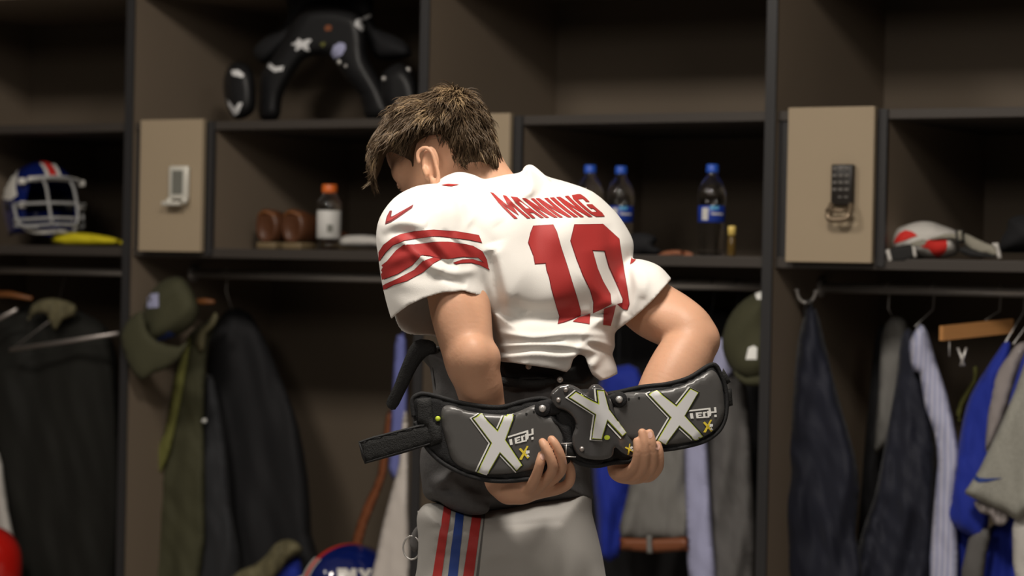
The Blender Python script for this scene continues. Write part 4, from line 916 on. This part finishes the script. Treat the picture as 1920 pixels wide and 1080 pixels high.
# ---------------------------------------------------------------- hair: a cap of hair volume with strands growing out of it
Hh = Field((680, 140, -240), (960, 360, 60), 2.6)
HO = [(701, 336), (697, 310), (698, 285), (706, 258), (722, 232), (745, 208), (775, 191), (805, 183), (832, 171), (850, 167), (868, 173), (884, 188), (902, 212), (917, 240), (926, 268), (933, 292), (941, 316), (930, 322), (918, 316), (900, 313), (884, 320), (866, 328), (852, 322), (842, 306), (832, 292), (824, 280), (812, 270), (799, 268), (788, 274), (783, 290), (782, 310), (779, 330), (772, 334), (766, 304), (750, 292), (737, 286), (727, 286), (721, 296), (714, 318), (708, 332), (705, 340)]
def foldH(X, Y):
    return 3.0 * nz(X + Y * .4, Y - X * .5, 26, 44, 31) + 2.0 * nz(X, Y, 14, 16, 32)
Hh.slab(HO, lambda x, y: -88 + 0 * x, 98, 76, 0, foldH, sm=2)
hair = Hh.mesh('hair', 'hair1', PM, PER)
tree = BVHTree.FromPolygons([v.co for v in hair.data.vertices], [tuple(p.vertices) for p in hair.data.polygons])
me = hair.data; SV = []; SF = []; SI = []
def strand(pts, rr, mi):                                     # a thin three-sided tapering lock
    n0 = len(SV); m = len(pts)
    for k, q in enumerate(pts):
        t = pts[min(k + 1, m - 1)] - pts[max(k - 1, 0)]; a = t.cross(Vector((.3, -1, .2))); a = a.normalized() if a.length > 1e-9 else Vector((1, 0, 0)); b = t.cross(a).normalized()
        for j in range(3): SV.append(q + (a * math.cos(2.094 * j) + b * math.sin(2.094 * j)) * rr[k] * .00085)
    for k in range(m - 1):
        for j in range(3): SF.append((n0 + k * 3 + j, n0 + k * 3 + (j + 1) % 3, n0 + (k + 1) * 3 + (j + 1) % 3, n0 + (k + 1) * 3 + j)); SI.append(mi)
whorl = PM(852, 176, -100); vc = np.array([v.co for v in me.vertices]); vn = np.array([v.normal for v in me.vertices])
cen = Vector(vc.mean(0)); rg = random.Random(3)
for _ in range(9500):
    i = rg.randrange(len(vc)); p = Vector(vc[i]); n_ = Vector(vn[i])
    if n_.dot((p - cen)) < 0 or n_.z < -.75: continue
    sp_ = p - CAM; pxx = 960 + F * sp_.x / sp_.y; pyy = 512 - F * sp_.z / sp_.y
    if 712 < pxx < 790 and pyy > 282: continue
    d = p - whorl; d = d - n_ * d.dot(n_)
    fall = Vector((-.35 if pxx < 860 else .15, 0, -.8)) + Vector((noise.noise(p * 22), noise.noise(p * 22 + Vector((9, 0, 0))), noise.noise(p * 22 + Vector((0, 9, 0))))) * .95
    fl = d.normalized() * .7 + fall; fl = fl - n_ * fl.dot(n_)
    if fl.length < 1e-4: continue
    fl.normalize(); tp = (pyy < 215); nape = pyy > 285 and pxx > 830
    ln = rg.uniform(.018, .036) * (1.15 if tp else 1) * (.45 if nape else 1); lift = rg.uniform(.10, .30) * (1.5 if tp else 1) * (.5 if nape else 1)
    sd = n_.cross(fl); b_ = rg.uniform(-.3, .3); SP_ = []
    for k in range(5):
        t = k / 4; q = p - n_ * .002 + fl * ln * t + n_ * ln * lift * math.sin(t * 2.1) + sd * b_ * ln * t * t
        SP_.append(q)
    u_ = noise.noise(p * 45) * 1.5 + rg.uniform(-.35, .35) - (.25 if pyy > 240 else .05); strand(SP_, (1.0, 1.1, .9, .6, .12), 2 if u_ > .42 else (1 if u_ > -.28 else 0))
def tuft(pts, r, mi):
    P_ = cr(pts, 3, False); strand([PM(*q) for q in P_], [r * (1 - .85 * k / (len(P_) - 1)) for k in range(len(P_))], mi)
for k in range(60):                                          # the cowlick on top and the fringe over the brow
    x = rg.uniform(826, 866); tuft([(x, 182, rg.uniform(-120, -60)), (x + rg.uniform(-4, 3), 172, -90), (x + rg.uniform(-10, 2), rg.uniform(160, 168), -90 + rg.uniform(-20, 20))], 1.2, rg.choice((0, 1, 2)))
for k in range(170):
    y = rg.uniform(225, 290); x = 700 + max(0, 262 - y) * .55 + rg.uniform(0, 6); w = rg.uniform(-140, -50)
    tuft([(x + 14, y - 14, w), (x, y + 10, w), (x - rg.uniform(-1, 4), y + 30, w), (x + rg.uniform(-2, 6), min(y + rg.uniform(34, 52), 331), w)], 1.4, rg.choice((0, 0, 1, 1, 2)))
decal('eyebrow', [[(720, 341), (736, 344), (754, 351), (752, 356), (735, 351), (721, 347)]], [body], 'hair1', PER, .0012, 3)
decal('eyelashes', [[(728, 357), (740, 356), (751, 361), (749, 364), (739, 361), (730, 361)]], [body], 'hair1', PER, .0012, 3)
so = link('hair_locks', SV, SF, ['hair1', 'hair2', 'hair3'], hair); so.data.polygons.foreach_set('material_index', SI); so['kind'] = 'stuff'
# ---------------------------------------------------------------- shoulder pads on the top shelf
def Z4(pts): return [(380 + a / 4, b / 4) for a, b in pts]
t = thing('shoulder_pads', 'black football shoulder pads with pale X stickers standing on the upper shelf', 'shoulder pads', base_on(600, 200, .22, ZU))
PD = LMAP(.22)
b1 = puff('chest_arch', Z4([(430, 560), (520, 430), (600, 300), (680, 150), (760, 60), (900, 30), (1060, 50), (1180, 110), (1220, 250), (1235, 420), (1310, 560), (1380, 700), (1430, 890), (1230, 890), (1180, 720), (1060, 580), (960, 440), (860, 420), (760, 450), (680, 560), (600, 720), (570, 890), (430, 890), (420, 700)]), PD, 46, 'padb', t, R=24, sp=6)
b2 = puff('shoulder_cup', Z4([(165, 560), (200, 490), (270, 465), (340, 490), (380, 560), (398, 700), (385, 830), (310, 890), (230, 885), (170, 760), (155, 650)]), LMAP(.16), 44, 'padb', t, R=24, sp=6)
b3 = puff('shoulder_cup', Z4([(1340, 560), (1420, 490), (1500, 475), (1580, 560), (1620, 700), (1610, 885), (1450, 890), (1350, 780), (1330, 660)]), LMAP(.16), 44, 'padb', t, R=24, sp=6)
b4 = puff('upper_flap', Z4([(380, 380), (480, 270), (600, 200), (640, 60), (620, -80), (900, -120), (1240, -80), (1280, 60), (1300, 200), (1500, 300), (1560, 420), (1300, 440), (1200, 240), (1060, 90), (880, 70), (740, 120), (620, 340), (460, 480)]), LMAP(.30), 40, 'blackc', t, R=30, sp=8)
bb = [b1, b2, b3, b4]
for nm, pl_, m_ in (('x_sticker', [(665, 335), (700, 318), (725, 285), (745, 310), (800, 292), (822, 300), (790, 335), (805, 380), (775, 378), (745, 355), (705, 382), (695, 370), (715, 345)], 'silver'), ('pale_sticker', [(1255, 105), (1262, 125), (1180, 165), (1215, 215), (1190, 238), (1140, 190), (1145, 155)], 'silver'),
                   ('pale_sticker', [(472, 470), (500, 462), (545, 505), (612, 495), (600, 530), (540, 540), (490, 505)], 'silver'), ('chevron_sticker', [(168, 735), (195, 745), (243, 812), (275, 770), (302, 772), (270, 850), (240, 865)], 'silver'),
                   ('pale_sticker', [(218, 530), (270, 525), (312, 560), (300, 582), (225, 565)], 'silver'), ('oval_sticker', [(965, 400), (985, 345), (1030, 318), (1070, 328), (1075, 365), (1045, 415), (990, 438)], 'lav'),
                   ('red_dot', [(915, 205), (940, 185), (972, 195), (968, 228), (925, 235)], 'leather'), ('lime_sticker', [(880, 330), (905, 315), (930, 322), (905, 355)], 'lolive'), ('pale_sticker', [(1455, 780), (1500, 775), (1490, 810), (1460, 805)], 'silver')):
    decal(nm, [Z4(pl_)], bb, m_, t, .002, 3)
for a, b, r in ((1028, 465, .0085), (1540, 525, .0085), (1362, 590, .0075), (1075, 495, .006), (1068, 597, .006)):
    px, py = 380 + a / 4, b / 4; d_ = ray(px, py); p = None
    for q in bb:
        h = BVHTree.FromPolygons([v.co for v in q.data.vertices], [tuple(f.vertices) for f in q.data.polygons]).ray_cast(CAM, d_.normalized())
        if h[0] is not None and (p is None or h[3] < p[1]): p = (h[0], h[3])
    if p: MB().lathe(p[0], [(.0005, -.002), (r, -.001), (r * .95, .002), (r * .7, .005), (r * .3, .0065), (.0003, .007)], 14, up=(CAM - p[0]).normalized()).build('rivet', 'steel', t)

# ---------------------------------------------------------------- hanging clothes
def vf(seed, amp=8, sx=34, drift=.12):
    r = random.Random(seed); ph = [(r.uniform(.6, 1.8), r.uniform(0, 6.28), r.uniform(-drift, drift)) for _ in range(4)]
    return lambda x, y: amp * (2.2 * noise.noise(Vector((x / sx / 1.1 + y * drift / sx, y / sx / 5.5, seed * 3.7))) + .9 * noise.noise(Vector((x / sx * 2.1 - y / sx * .5, y / sx * .55, seed * 1.3))))
def rag(name, cat, label, poly, d, m, T=26, fold=None, tilt=0, R=None, group=None, parent=None, sm=2, sp=8):
    cx = sum(p[0] for p in poly) / len(poly)
    o = puff(name, poly, LMAP(d, tilt, cx), T, m, parent, R=R or T, fold=fold or vf(hash(label or name) % 97 if False else len(poly) * 7 + int(poly[0][0]), 7), sp=sp, sm=sm)
    if parent is None: tag(o, label, cat, group)
    return o
def hook(px, py1, d, parent, m='steel'):                     # wire hook over the rail
    w, _ = LW(px, py1, d); b = L(w, .3, ZR - .014 - .045); z = ZR
    pts = [L(w, .3, ZR - .08), L(w, .3, ZR - .045)] + [L(w, .3 + .018 * math.sin(a), ZR - .002 - .0185 * math.cos(a)) for a in np.linspace(.0, 4.2, 9)]
    pts[1] = L(w, .3, ZR - .04)
    return MB().tube([LP(px, py1, d)] + [L(w, .3, ZR - .05)] + [L(w, .3 + .0165 * math.sin(a), ZR - .0165 * math.cos(a)) for a in np.linspace(.3, 4.4, 9)], .0016, 6).build('hook', m, parent)
# leftmost locker
t = thing('jacket', 'dark olive jacket hanging in the leftmost locker above the red helmet', 'jacket', LP(110, 800, .3))
rag('jacket_body', 0, 0, [(-30, 600), (20, 590), (60, 565), (120, 572), (180, 598), (212, 640), (222, 760), (220, 1120), (40, 1120), (10, 1000), (-10, 900)], .3, 'dolive', 46, vf(3, 10, 60), parent=t)
rag('camouflage_lining', 0, 0, [(52, 600), (60, 572), (85, 560), (112, 561), (142, 572), (140, 592), (118, 600), (106, 618), (96, 612), (88, 590), (70, 588)], .2, 'camo', 12, vf(4, 4, 12), parent=t, sm=2, sp=5)
for pa, pb, lb in (((20, 656), (223, 625), 'lower bare silver hanger bar in the leftmost locker'), ((-40, 618), (32, 580), 'upper silver hanger bar in the leftmost locker, partly under camouflage lining')):
    o = thing('clothes_hanger', lb, 'hanger', LP(*pa, .14)); MB().tube([LP(*pa, .14), LP(*pb, .14)], .0068, 12).build('bar', 'dulsteel', o); 
    MB().tube([LP(*pa, .14), LP((pa[0] * .6 + pb[0] * .4), pa[1] - 60, .22), LP((pa[0] + pb[0]) / 2, 520, .28), LP((pa[0] + pb[0]) / 2, 505, .3)], .0014, 6).build('wire', 'dulsteel', o)
o = MB().tube([LP(-30, 552, .2), LP(20, 552, .2), LP(60, 560, .2)], [.012, .011, .006], 10).build('wooden_hanger', 'dwood'); tag(o, 'dark brown wooden hanger end below the rail of the leftmost locker', 'hanger')
o = rag('towel', 'towel', 'white towel hanging above the red helmet at the left edge', [(-40, 830), (-2, 850), (8, 900), (16, 960), (27, 1010), (33, 1062), (-40, 1062)], .22, 'whitec', 16, vf(5, 4, 20))
o = rag('yellow_cloth', 'cloth', 'folded bright yellow cloth on the shelf under the blue helmet face mask', [(98, 456), (102, 440), (140, 436), (185, 440), (222, 448), (230, 457), (160, 460)], .12, 'yel', 14, vf(6, 2, 20), sp=6)
# second locker
t = thing('baseball_hat', 'olive green cap hung on the side wall beneath the silver keypad safe', 'cap', LP(300, 600, .12))
cr1 = rag('crown', 0, 0, [(266, 600), (276, 560), (296, 532), (330, 518), (352, 530), (368, 560), (374, 585), (360, 612), (335, 628), (300, 640), (276, 640), (266, 620)], .05, 'olive', 40, lambda x, y: 3 * math.sin((x + y) * .09), R=34, parent=t, sp=6)
rag('bill', 0, 0, [(226, 640), (230, 615), (248, 592), (268, 585), (276, 618), (296, 640), (335, 650), (352, 640), (338, 672), (312, 692), (288, 700), (268, 714), (250, 700), (236, 672)], -.03, 'olive', 12, lambda x, y: .0 * x, R=22, parent=t, sp=6)
decal('pale_patch', [[(278, 552), (298, 550), (298, 576), (277, 578)]], [cr1], 'lav', cr1, .002, 5); decal('blue_patch', [[(286, 640), (318, 620), (330, 628), (326, 642), (300, 650)]], [cr1], 'blue', cr1, .002, 4)
t = thing('jacket', 'olive green jacket with bright lining edge hanging beside the green cap', 'jacket', LP(340, 850, .2))
rag('jacket_body', 0, 0, [(343, 650), (358, 622), (385, 604), (404, 590), (406, 606), (392, 640), (386, 700), (382, 800), (385, 900), (372, 1110), (268, 1110), (280, 1020), (292, 940), (306, 860), (318, 760), (330, 690)], .2, 'olive', 22, vf(8, 6, 26), parent=t)
rag('lapel', 0, 0, [(350, 640), (358, 632), (350, 690), (338, 760), (318, 850), (300, 890), (286, 926), (281, 900), (275, 858), (292, 836), (307, 815), (320, 750), (332, 690)], .165, 'lolive', 8, vf(9, 2, 20), parent=t, sp=5)
rag('camouflage_collar', 0, 0, [(362, 640), (372, 618), (392, 604), (402, 586), (409, 594), (402, 612), (388, 626), (384, 650), (376, 660)], .16, 'camo', 10, vf(4, 3, 12), parent=t, sp=5)
t = thing('jacket', 'large black jacket hanging in the shadow behind the olive jacket', 'jacket', LP(470, 850, .36))
jb = rag('jacket_body', 0, 0, [(392, 640), (410, 600), (432, 578), (468, 588), (498, 640), (532, 720), (560, 800), (578, 900), (584, 1000), (588, 1110), (330, 1110), (350, 1000), (376, 880), (386, 760)], .36, 'blackc', 52, vf(12, 12, 60), parent=t, R=40)
hook(438, 590, .34, t)
t = thing('jacket', 'charcoal jacket with a small white tag hanging against the black jacket', 'jacket', LP(390, 950, .24))
rag('jacket_body', 0, 0, [(384, 720), (390, 700), (402, 716), (416, 790), (426, 870), (432, 950), (448, 1110), (330, 1110), (346, 980), (356, 900), (366, 860), (380, 830)], .24, 'charcoal', 24, vf(13, 7, 30), parent=t)
plate('white_tag', [(374, 785), (387, 785), (387, 792), (375, 793)], LMAP(.195), 2, 'lwhite', t, sp=4, sm=0, bev=1)
o = MB().tube([LP(366, 566, .2), LP(385, 565, .2), LP(402, 566, .2)], [.009, .0105, .006], 10).build('wooden_hanger', 'dwood'); tag(o, 'orange-brown wooden hanger tip beside the green cap', 'hanger')
o = rag('leather_strap', 'strap', 'thin brown leather strap hanging above the blue striped helmet', [(724, 780), (736, 776), (730, 842), (724, 890), (706, 940), (688, 985), (674, 1034), (658, 1030), (670, 980), (690, 930), (708, 890)], .3, 'leather', 5, lambda x, y: 0, R=5, sp=5)
o = rag('scarf', 'scarf', 'blue lavender cloth hanging above the white towel left of the player', [(740, 648), (750, 628), (762, 640), (764, 800), (760, 880), (744, 900), (729, 880), (734, 790)], .22, 'lavd', 10, vf(15, 2, 14), sp=6)
o = rag('towel', 'towel', 'long white towel hanging left of the player\'s trousers', [(754, 790), (764, 780), (768, 960), (766, 1120), (694, 1120), (704, 1050), (716, 990), (734, 920), (748, 870)], .12, 'cream', 14, vf(16, 3, 22), sp=7)
o = rag('camouflage_bundle', 'clothing', 'crumpled camouflage cloth lying beside the blue striped helmet', [(424, 1095), (450, 1070), (478, 1058), (500, 1040), (516, 1020), (540, 1010), (562, 1020), (566, 1036), (540, 1052), (526, 1072), (500, 1100), (460, 1112)], .22, 'camo', 22, vf(18, 6, 14), sp=5)
o = rag('blue_shirt', 'shirt', 'blue cloth tucked between camouflage cloth and striped helmet', [(470, 1110), (500, 1085), (530, 1058), (556, 1044), (566, 1060), (560, 1110)], .26, 'royal', 22, vf(19, 5, 16), sp=6)
# third locker
o = rag('shade_backdrop', 'coat', 'black coat hanging deep behind the player\'s bent right arm', [(1080, 600), (1140, 570), (1220, 560), (1330, 575), (1420, 600), (1440, 700), (1440, 1120), (1080, 1120)], .52, 'blackc', 50, vf(21, 10, 60))  # black sheet added to stand in for the shaded back wall
o = rag('blue_shirt', 'shirt', 'royal blue shirt hanging directly right of the player\'s waist', [(1130, 700), (1160, 686), (1196, 690), (1212, 760), (1196, 880), (1176, 960), (1160, 1044), (1126, 1044), (1118, 960), (1110, 860), (1118, 760)], .3, 'royal', 26, vf(22, 9, 26))
t = thing('trousers', 'grey trousers folded upside down with brown leather belt, below the right hand', 'trousers', LP(1230, 950, .22))
rag('trouser_leg', 0, 0, [(1200, 745), (1240, 738), (1288, 742), (1292, 900), (1290, 1010), (1230, 1014), (1164, 1010), (1168, 960), (1182, 900)], .22, 'greyg', 26, vf(23, 7, 26), parent=t)
rag('belt', 0, 0, [(1162, 1008), (1230, 1010), (1290, 1006), (1290, 1032), (1230, 1037), (1163, 1031)], .18, 'leather', 8, lambda x, y: 0, R=8, parent=t, sm=0, sp=6)
plate('belt_loop', [(1212, 1004), (1222, 1004), (1223, 1038), (1213, 1038)], LMAP(.165), 3, 'greyg', t, sp=5, sm=0)
o = rag('shirt', 'shirt', 'lavender shirt hanging between the two grey garments in the middle locker', [(1284, 740), (1300, 715), (1318, 740), (1330, 900), (1336, 1000), (1342, 1120), (1296, 1120), (1287, 980), (1284, 880)], .19, 'lav', 14, vf(25, 4, 22))
t = thing('coat', 'long dark grey coat hanging beneath the green cap beside the locker divider', 'coat', LP(1370, 900, .2))
rag('coat_body', 0, 0, [(1346, 700), (1362, 686), (1384, 690), (1400, 730), (1408, 850), (1414, 1120), (1334, 1120), (1328, 980), (1324, 850), (1336, 760)], .24, 'dgrey', 34, vf(26, 8, 26), parent=t)
rag('shirt_collar', 0, 0, [(1330, 700), (1336, 664), (1350, 634), (1362, 640), (1368, 672), (1378, 696), (1360, 712), (1338, 716)], .2, 'lav', 10, vf(27, 2, 20), parent=t, sp=6)
MB().tube([LP(1362, 712, .16), LP(1378, 690, .16)], .003, 6).build('coat_loop', 'navy', t)
t = thing('baseball_hat', 'olive green cap with white mark hanging against the right locker divider', 'cap', LP(1400, 640, .08))
cr2 = rag('crown', 0, 0, [(1354, 636), (1364, 600), (1384, 572), (1408, 554), (1436, 546), (1446, 600), (1444, 690), (1424, 712), (1398, 712), (1374, 696), (1358, 668)], .09, 'olive', 36, lambda x, y: 2 * math.sin((x + y) * .07), R=36, parent=t, sp=6)
rag('bill', 0, 0, [(1376, 694), (1400, 708), (1440, 700), (1444, 716), (1424, 724), (1396, 722), (1380, 708)], .06, 'olive', 8, lambda x, y: 0, R=8, parent=t, sp=5)
decal('white_mark', [[(1404, 652), (1414, 648), (1420, 652), (1419, 674), (1399, 674)]], [cr2], 'lwhite', cr2, .002, 4); decal('white_mark', [[(1416, 552), (1432, 546), (1434, 562), (1420, 562)]], [cr2], 'lwhite', cr2, .002, 4)
for o_, px, py, d_ in ((None, 1160, 690, .3), (None, 1240, 745, .22), (None, 1300, 722, .19), (None, 1350, 640, .2), (None, 750, 640, .22)):
    own = min([o for o in C.objects if o.parent is None and o.get('category') and o.name.split('.')[0] in ('blue_shirt', 'trousers', 'shirt', 'coat', 'scarf')], key=lambda o: min(((o.matrix_world if o.type == 'EMPTY' else Matrix.Identity(4)).to_translation() - LP(px, py, d_)).length if o.type == 'EMPTY' else 9, (Vector(np.array([v.co[:] for v in o.data.vertices]).max(0)) - LP(px, py, d_)).length if o.type == 'MESH' else 9))
    hook(px, py, d_, own, 'charcoal')
# fourth locker
t = thing('coat_hook', 'double silver coat hook holding the navy coat under the black keypad safe', 'hook', LP(1512, 556, .14))
MB().tube(cr([LP(1494, 545, .12), LP(1499, 560, .13), LP(1512, 568, .14), LP(1524, 561, .13), LP(1530, 547, .12)], 5, False), .0042, 10).tube([LP(1512, 568, .14), LP(1508, 566, .19)], .005, 8).build('prongs', 'steel', t)
for q in ((1494, 545), (1530, 547)): MB().lathe(LP(*q, .12) - Vector((0, 0, .004)), [(.0005, 0), (.0055, .002), (.007, .005), (.0055, .008), (.0005, .010)], 12).build('prong_tip', 'steel', t)
t = thing('coat', 'navy coat hanging by its loop from the double silver hook', 'coat', LP(1530, 850, .2))
rag('coat_body', 0, 0, [(1508, 592), (1516, 570), (1530, 580), (1544, 630), (1560, 700), (1582, 780), (1602, 850), (1612, 920), (1604, 1000), (1614, 1120), (1492, 1120), (1472, 1020), (1456, 965), (1452, 930), (1464, 902), (1476, 884), (1464, 854), (1480, 800), (1486, 720), (1496, 640)], .17, 'navy', 34, vf(31, 12, 34), R=30, parent=t)
MB().tube(cr([LP(1508, 590, .15), LP(1510, 572, .13), LP(1516, 562, .125), LP(1522, 574, .13), LP(1522, 592, .15)], 4, False), .0018, 6).build('hanging_loop', 'charcoal', t)
for nm, cat, lb, poly, d, m, T, sd, hk in (
    ('jacket', 'jacket', 'black jacket hanging deepest between the navy coat and grey vest', [(1640, 640), (1652, 610), (1668, 640), (1664, 800), (1650, 1120), (1606, 1120), (1616, 900), (1628, 760)], .44, 'blackc', 26, 32, None),
    ('vest', 'jacket', 'grey garment hanging leftmost on the right locker rail', [(1652, 640), (1662, 604), (1680, 592), (1700, 604), (1702, 640), (1690, 700), (1680, 800), (1650, 846), (1638, 840), (1646, 740)], .34, 'greyg', 20, 33, (1676, 600)),
    ('jacket', 'jacket', 'navy suit jacket hanging just left of the blue striped shirt', [(1688, 636), (1704, 614), (1716, 640), (1722, 690), (1740, 760), (1754, 840), (1757, 960), (1752, 1120), (1596, 1120), (1606, 1040), (1622, 980), (1640, 930), (1656, 850), (1672, 760), (1684, 690)], .24, 'navy', 40, 34, None),
    ('striped_shirt', 'shirt', 'pale blue pinstriped shirt hanging beside the navy suit jacket', [(1704, 652), (1710, 630), (1726, 608), (1740, 624), (1756, 680), (1776, 740), (1794, 820), (1801, 870), (1792, 950), (1797, 1120), (1744, 1120), (1750, 960), (1758, 870), (1752, 812), (1734, 762), (1724, 700), (1712, 696)], .18, 'stripe', 18, 35, (1716, 612)),
    ('blue_shirt', 'shirt', 'royal blue short-sleeved shirt hanging behind the grey logo shirt', [(1886, 640), (1896, 648), (1890, 700), (1876, 780), (1862, 860), (1856, 940), (1850, 1008), (1830, 1013), (1776, 976), (1780, 940), (1792, 870), (1805, 790), (1820, 740), (1850, 690), (1874, 654)], .17, 'royal', 26, 36, (1885, 642)),
    ('shirt', 'shirt', 'pale grey shirt sandwiched between the two royal blue shirts', [(1890, 668), (1904, 648), (1922, 640), (1930, 652), (1912, 690), (1896, 740), (1878, 800), (1852, 850), (1848, 820), (1858, 740), (1872, 694)], .135, 'pinkgrey', 14, 37, (1900, 645)),
    ('blue_shirt', 'shirt', 'second royal blue shirt, tucked against the grey logo shirt at right edge', [(1896, 780), (1890, 760), (1904, 710), (1926, 652), (1960, 640), (1960, 800), (1900, 830)], .11, 'royal', 14, 38, (1912, 660)),
    ('blue_shirt', 'shirt', 'blue shirt hem hanging lowest beneath the grey logo shirt', [(1792, 985), (1830, 1000), (1862, 985), (1900, 960), (1918, 1020), (1926, 1120), (1786, 1120)], .25, 'royal', 26, 39, None),
    ('shirt', 'shirt', 'grey shirt hem between blue hems at the bottom of the right locker', [(1816, 1010), (1858, 990), (1850, 1040), (1836, 1120), (1800, 1120)], .15, 'dgrey', 14, 40, None),
    ('white_shirt', 'shirt', 'white shirt hanging at the lower right edge below the grey logo shirt', [(1898, 990), (1916, 960), (1970, 900), (1970, 1120), (1910, 1120)], .09, 'whitec', 18, 41, None)):
    th_ = thing(nm, lb, cat, LP(poly[0][0], poly[0][1], d)); rag('garment_body', 0, 0, poly, d, m, T, vf(sd, T * .3, 26), parent=th_)
    if hk: hook(hk[0], hk[1], d, th_)
t = thing('grey_shirt', 'heather grey shirt with a dark blue tick on its sleeve, at the right edge', 'shirt', LP(1900, 820, .05))
gs = rag('garment_body', 0, 0, [(1940, 640), (1924, 672), (1904, 730), (1880, 786), (1856, 838), (1836, 880), (1816, 912), (1810, 926), (1846, 944), (1884, 960), (1906, 976), (1926, 960), (1970, 930), (1990, 640)], .06, 'heather', 22, vf(43, 5, 40), R=22, parent=t)
rag('sleeve_lining', 0, 0, [(1826, 940), (1860, 945), (1892, 962), (1884, 984), (1866, 984), (1856, 966), (1838, 962)], .085, 'pinkgrey', 10, vf(44, 4, 10), parent=t, sp=4)
decal('sleeve_tick', [[(1826, 886), (1831, 884), (1830, 890), (1836, 896), (1850, 897), (1882, 896), (1852, 903), (1836, 905), (1827, 900), (1824, 893)]], [gs], 'blue', gs, .002, 4)
# wooden trouser hanger with clips
t = thing('wooden_hanger', 'light wooden trouser hanger with a dangling metal clip on the right rail', 'hanger', LP(1830, 615, .15))
wz = [(1765, 612, .08), (1896, 598, .30)]
def bar_fn(a, b, c): p = LP(1765, 625, .07); q = LP(1896, 611, .26); ax = (q - p); u_ = ax.normalized(); v_ = Vector((0, 0, 1)); s_ = u_.cross(v_).normalized(); return p + ax * a + s_ * b + v_ * c
MB().box(bar_fn, 0, 1, -.008, .008, -.018, .018, bev=.0).build('wooden_bar', 'wood', t, False)
hook(1848, 600, .2, t)
cp = MB().tube([LP(1780, 637, .09), LP(1780, 668, .09)], .0016, 6).tube([LP(1796, 652, .09), LP(1803, 672, .09), LP(1808, 686, .09)], .003, 6).tube([LP(1812, 652, .09), LP(1806, 672, .09), LP(1801, 686, .09)], .003, 6).build('metal_clip', 'steel', t)
o = rag('lanyard', 'lanyard', 'thin yellow-green lanyard glinting beneath the wooden trouser hanger', [(1824, 690), (1833, 688), (1832, 712), (1806, 760), (1800, 790), (1793, 775), (1802, 745), (1824, 712)], .3, 'lolive', 3, lambda x, y: 0, R=3, sp=4)
